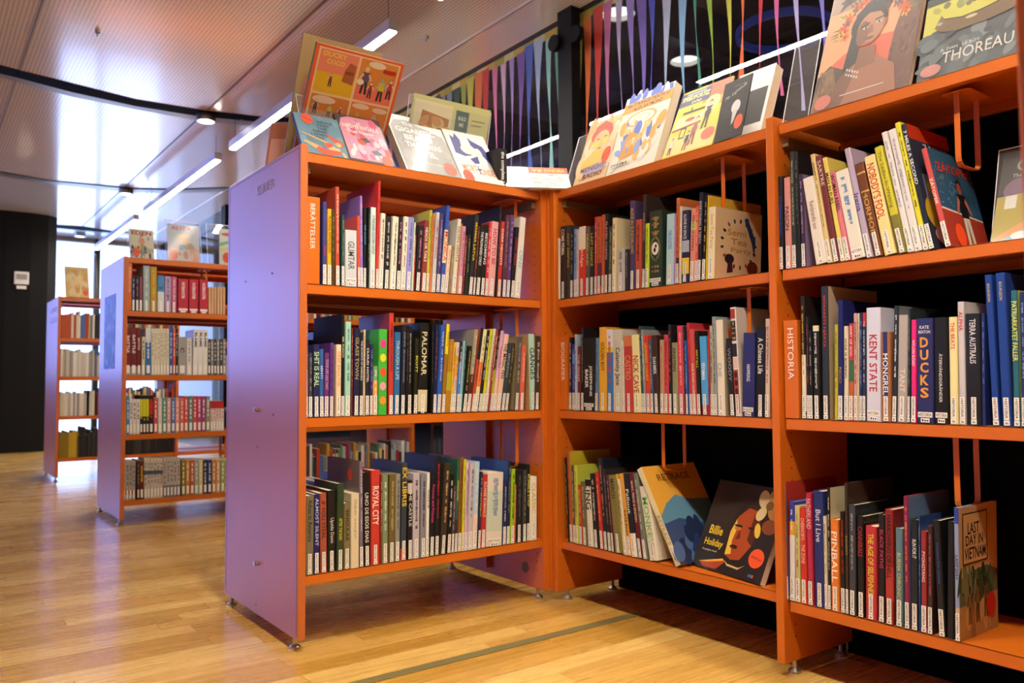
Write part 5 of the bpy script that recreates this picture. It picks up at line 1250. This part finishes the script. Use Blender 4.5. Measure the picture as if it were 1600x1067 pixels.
for a_ in (('A', 478, 600, (462, 147), .07, 'clear acrylic stand between the blue paperback and the large comic page'), ('A', 625, 752, (640, 147), .2, 'clear acrylic stand holding the pale green book'),
           ('B', 878, 955, (905, 215), .1, 'low clear acrylic stand behind the glossy white corner book'), ('C', 1222, 1262, (1243, 72), .02, 'clear acrylic stand right of the orange post, left of the portrait book'),
           ('E', 205, 252, (189.5, 337), .06, 'clear acrylic stand behind the book titled EDEN'), ('E', 260, 316, (256.5, 343), .06, 'clear acrylic stand behind the pale blue book'), ('E', 325, 380, (322, 349), .06, 'clear acrylic stand behind the pale green blurred book'), ('F', 98, 152, (97, 393), .06, 'clear acrylic stand on the farthest bookcase')):
    plexi(*a_[:5], a_[5])
plexi('C', 1548, 1630, (1561, 235), .075, 'clear acrylic stand around the dark book in the upper right row', k=1)

# ------------------------------------------------------------------ the many books seen far off and through the gaps
def far_books():
    rd = random.Random(99); mb = MB()
    pal = [cover_mat(c) for c in 'a83c2c e0dccc d8d0b0 303034 1c1c20 4868a0 b88c30 5c7c58 c8c4bc 8c2830 dcdcd8 b06c40 687888 c8b870 484038 98a8b8'.split()]
    white = [cover_mat(c) for c in 'dcd8cc c8c4b4 e0e0dc b8b4ac 98948c'.split()]; ora = [mat('b44c1c', .5)]
    def run(u, x0, x1, z, y0, hmin, hmax, pl, d=.16, fill=1.):
        M = UM(u); x = x0
        while x < x1:
            w_ = rd.uniform(.008, .026); h = rd.uniform(hmin, hmax)
            if rd.random() < fill:
                c = mb.mi(rd.choice(pl)); pg = mb.mi(PAGES); n = len(mb.v)
                P = [M @ Vector(q) for q in ((x, y0, z), (x+w_-.001, y0, z), (x+w_-.001, y0+d, z), (x, y0+d, z), (x, y0, z+h), (x+w_-.001, y0, z+h), (x+w_-.001, y0+d, z+h), (x, y0+d, z+h))]
                mb.v += [tuple(q) for q in P]
                for q, mm in (((0, 3, 2, 1), c), ((4, 5, 6, 7), pg), ((0, 1, 5, 4), c), ((1, 2, 6, 5), c), ((2, 3, 7, 6), pg), ((3, 0, 4, 7), c)): mb.f.append(tuple(n+i for i in q)); mb.m.append(mm)
            x += w_
    Z = SHZ['F']
    run('F', .005, .075, Z[1], .002, .19, .2, ora); run('F', .075, .88, Z[1], .002, .17, .23, pal)
    run('F', .005, .25, Z[2], .002, .2, .23, white); run('F', .25, .88, Z[2], .002, .17, .24, pal)
    run('F', .005, .2, Z[3], .002, .18, .2, white); run('F', .2, .88, Z[3], .002, .17, .24, pal)
    run('F', .005, .14, Z[4], .002, .2, .22, [cover_mat('c0a030'), cover_mat('8c7828')]); run('F', .14, .88, Z[4], .002, .18, .25, [cover_mat('1c1c20'), cover_mat('2c2c30'), cover_mat('383838')])
    Z = SHZ['E']
    for k in (1, 2, 3, 4): run('E', .93, 1.82, Z[k], .002, .17, .26, pal, fill=.93)
    for k in (2, 3): run('E', .01, .88, Z[k], .37, .1, .17, pal, fill=.75)
    run('A', .02, .5, SHZ['A'][2], .5, .2, .3, [cover_mat('1c1418'), cover_mat('3c2c20'), cover_mat('a84820')], fill=.8)
    run('A', .1, .8, SHZ['A'][3], .5, .16, .24, [cover_mat('28406c'), cover_mat('607cb0'), cover_mat('1c1c24'), cover_mat('b04828')], fill=.7)
    for M, w, h, d, col, ti, ink, op in FARL:
        bs = sorted([b for b in op['bands']]); cuts = sorted({0., 1.} | {v for b in bs for v in b[:2]})
        for z0, z1 in zip(cuts, cuts[1:]):
            c = cover_mat(next((b[2] for b in bs if b[0] <= (z0+z1)/2 <= b[1]), col)); n = len(mb.v)
            mb.box((0, 0, h*z0), (w, d, h*z1), c); 
            if z1 == 1.: mb.m[-5] = mb.mi(PAGES)
            for i in range(n, len(mb.v)): mb.v[i] = tuple(M @ Vector(mb.v[i]))
        n = len(mb.v)
        if 'n' not in op: mb.box((w*.2, -.0006, .01), (w*.8, 0, .055), LABEL)
        ic = cover_mat(ink); ta, tb_ = op.get('t', (.4, .9))
        if ti: put_text(mb, ti, lambda x, y: (w/2+y, -.0005, h*(ta+tb_)/2-x), h*(tb_-ta), w*.5, ic, .03)
        else:
            z = h*.9
            while z > h*.4: L = rd.uniform(.008, .02); mb.face([(w*.35, -.0004, z-L), (w*.65, -.0004, z-L), (w*.65, -.0004, z), (w*.35, -.0004, z)], ic); z -= L+rd.choice((.004, .012))
        for i in range(n, len(mb.v)): mb.v[i] = tuple(M @ Vector(mb.v[i]))
    o = mb.build('distant_books'); tag(o, 'many small blurred books standing on the far shelves and seen through the gaps', 'books', kind='stuff')
far_books()
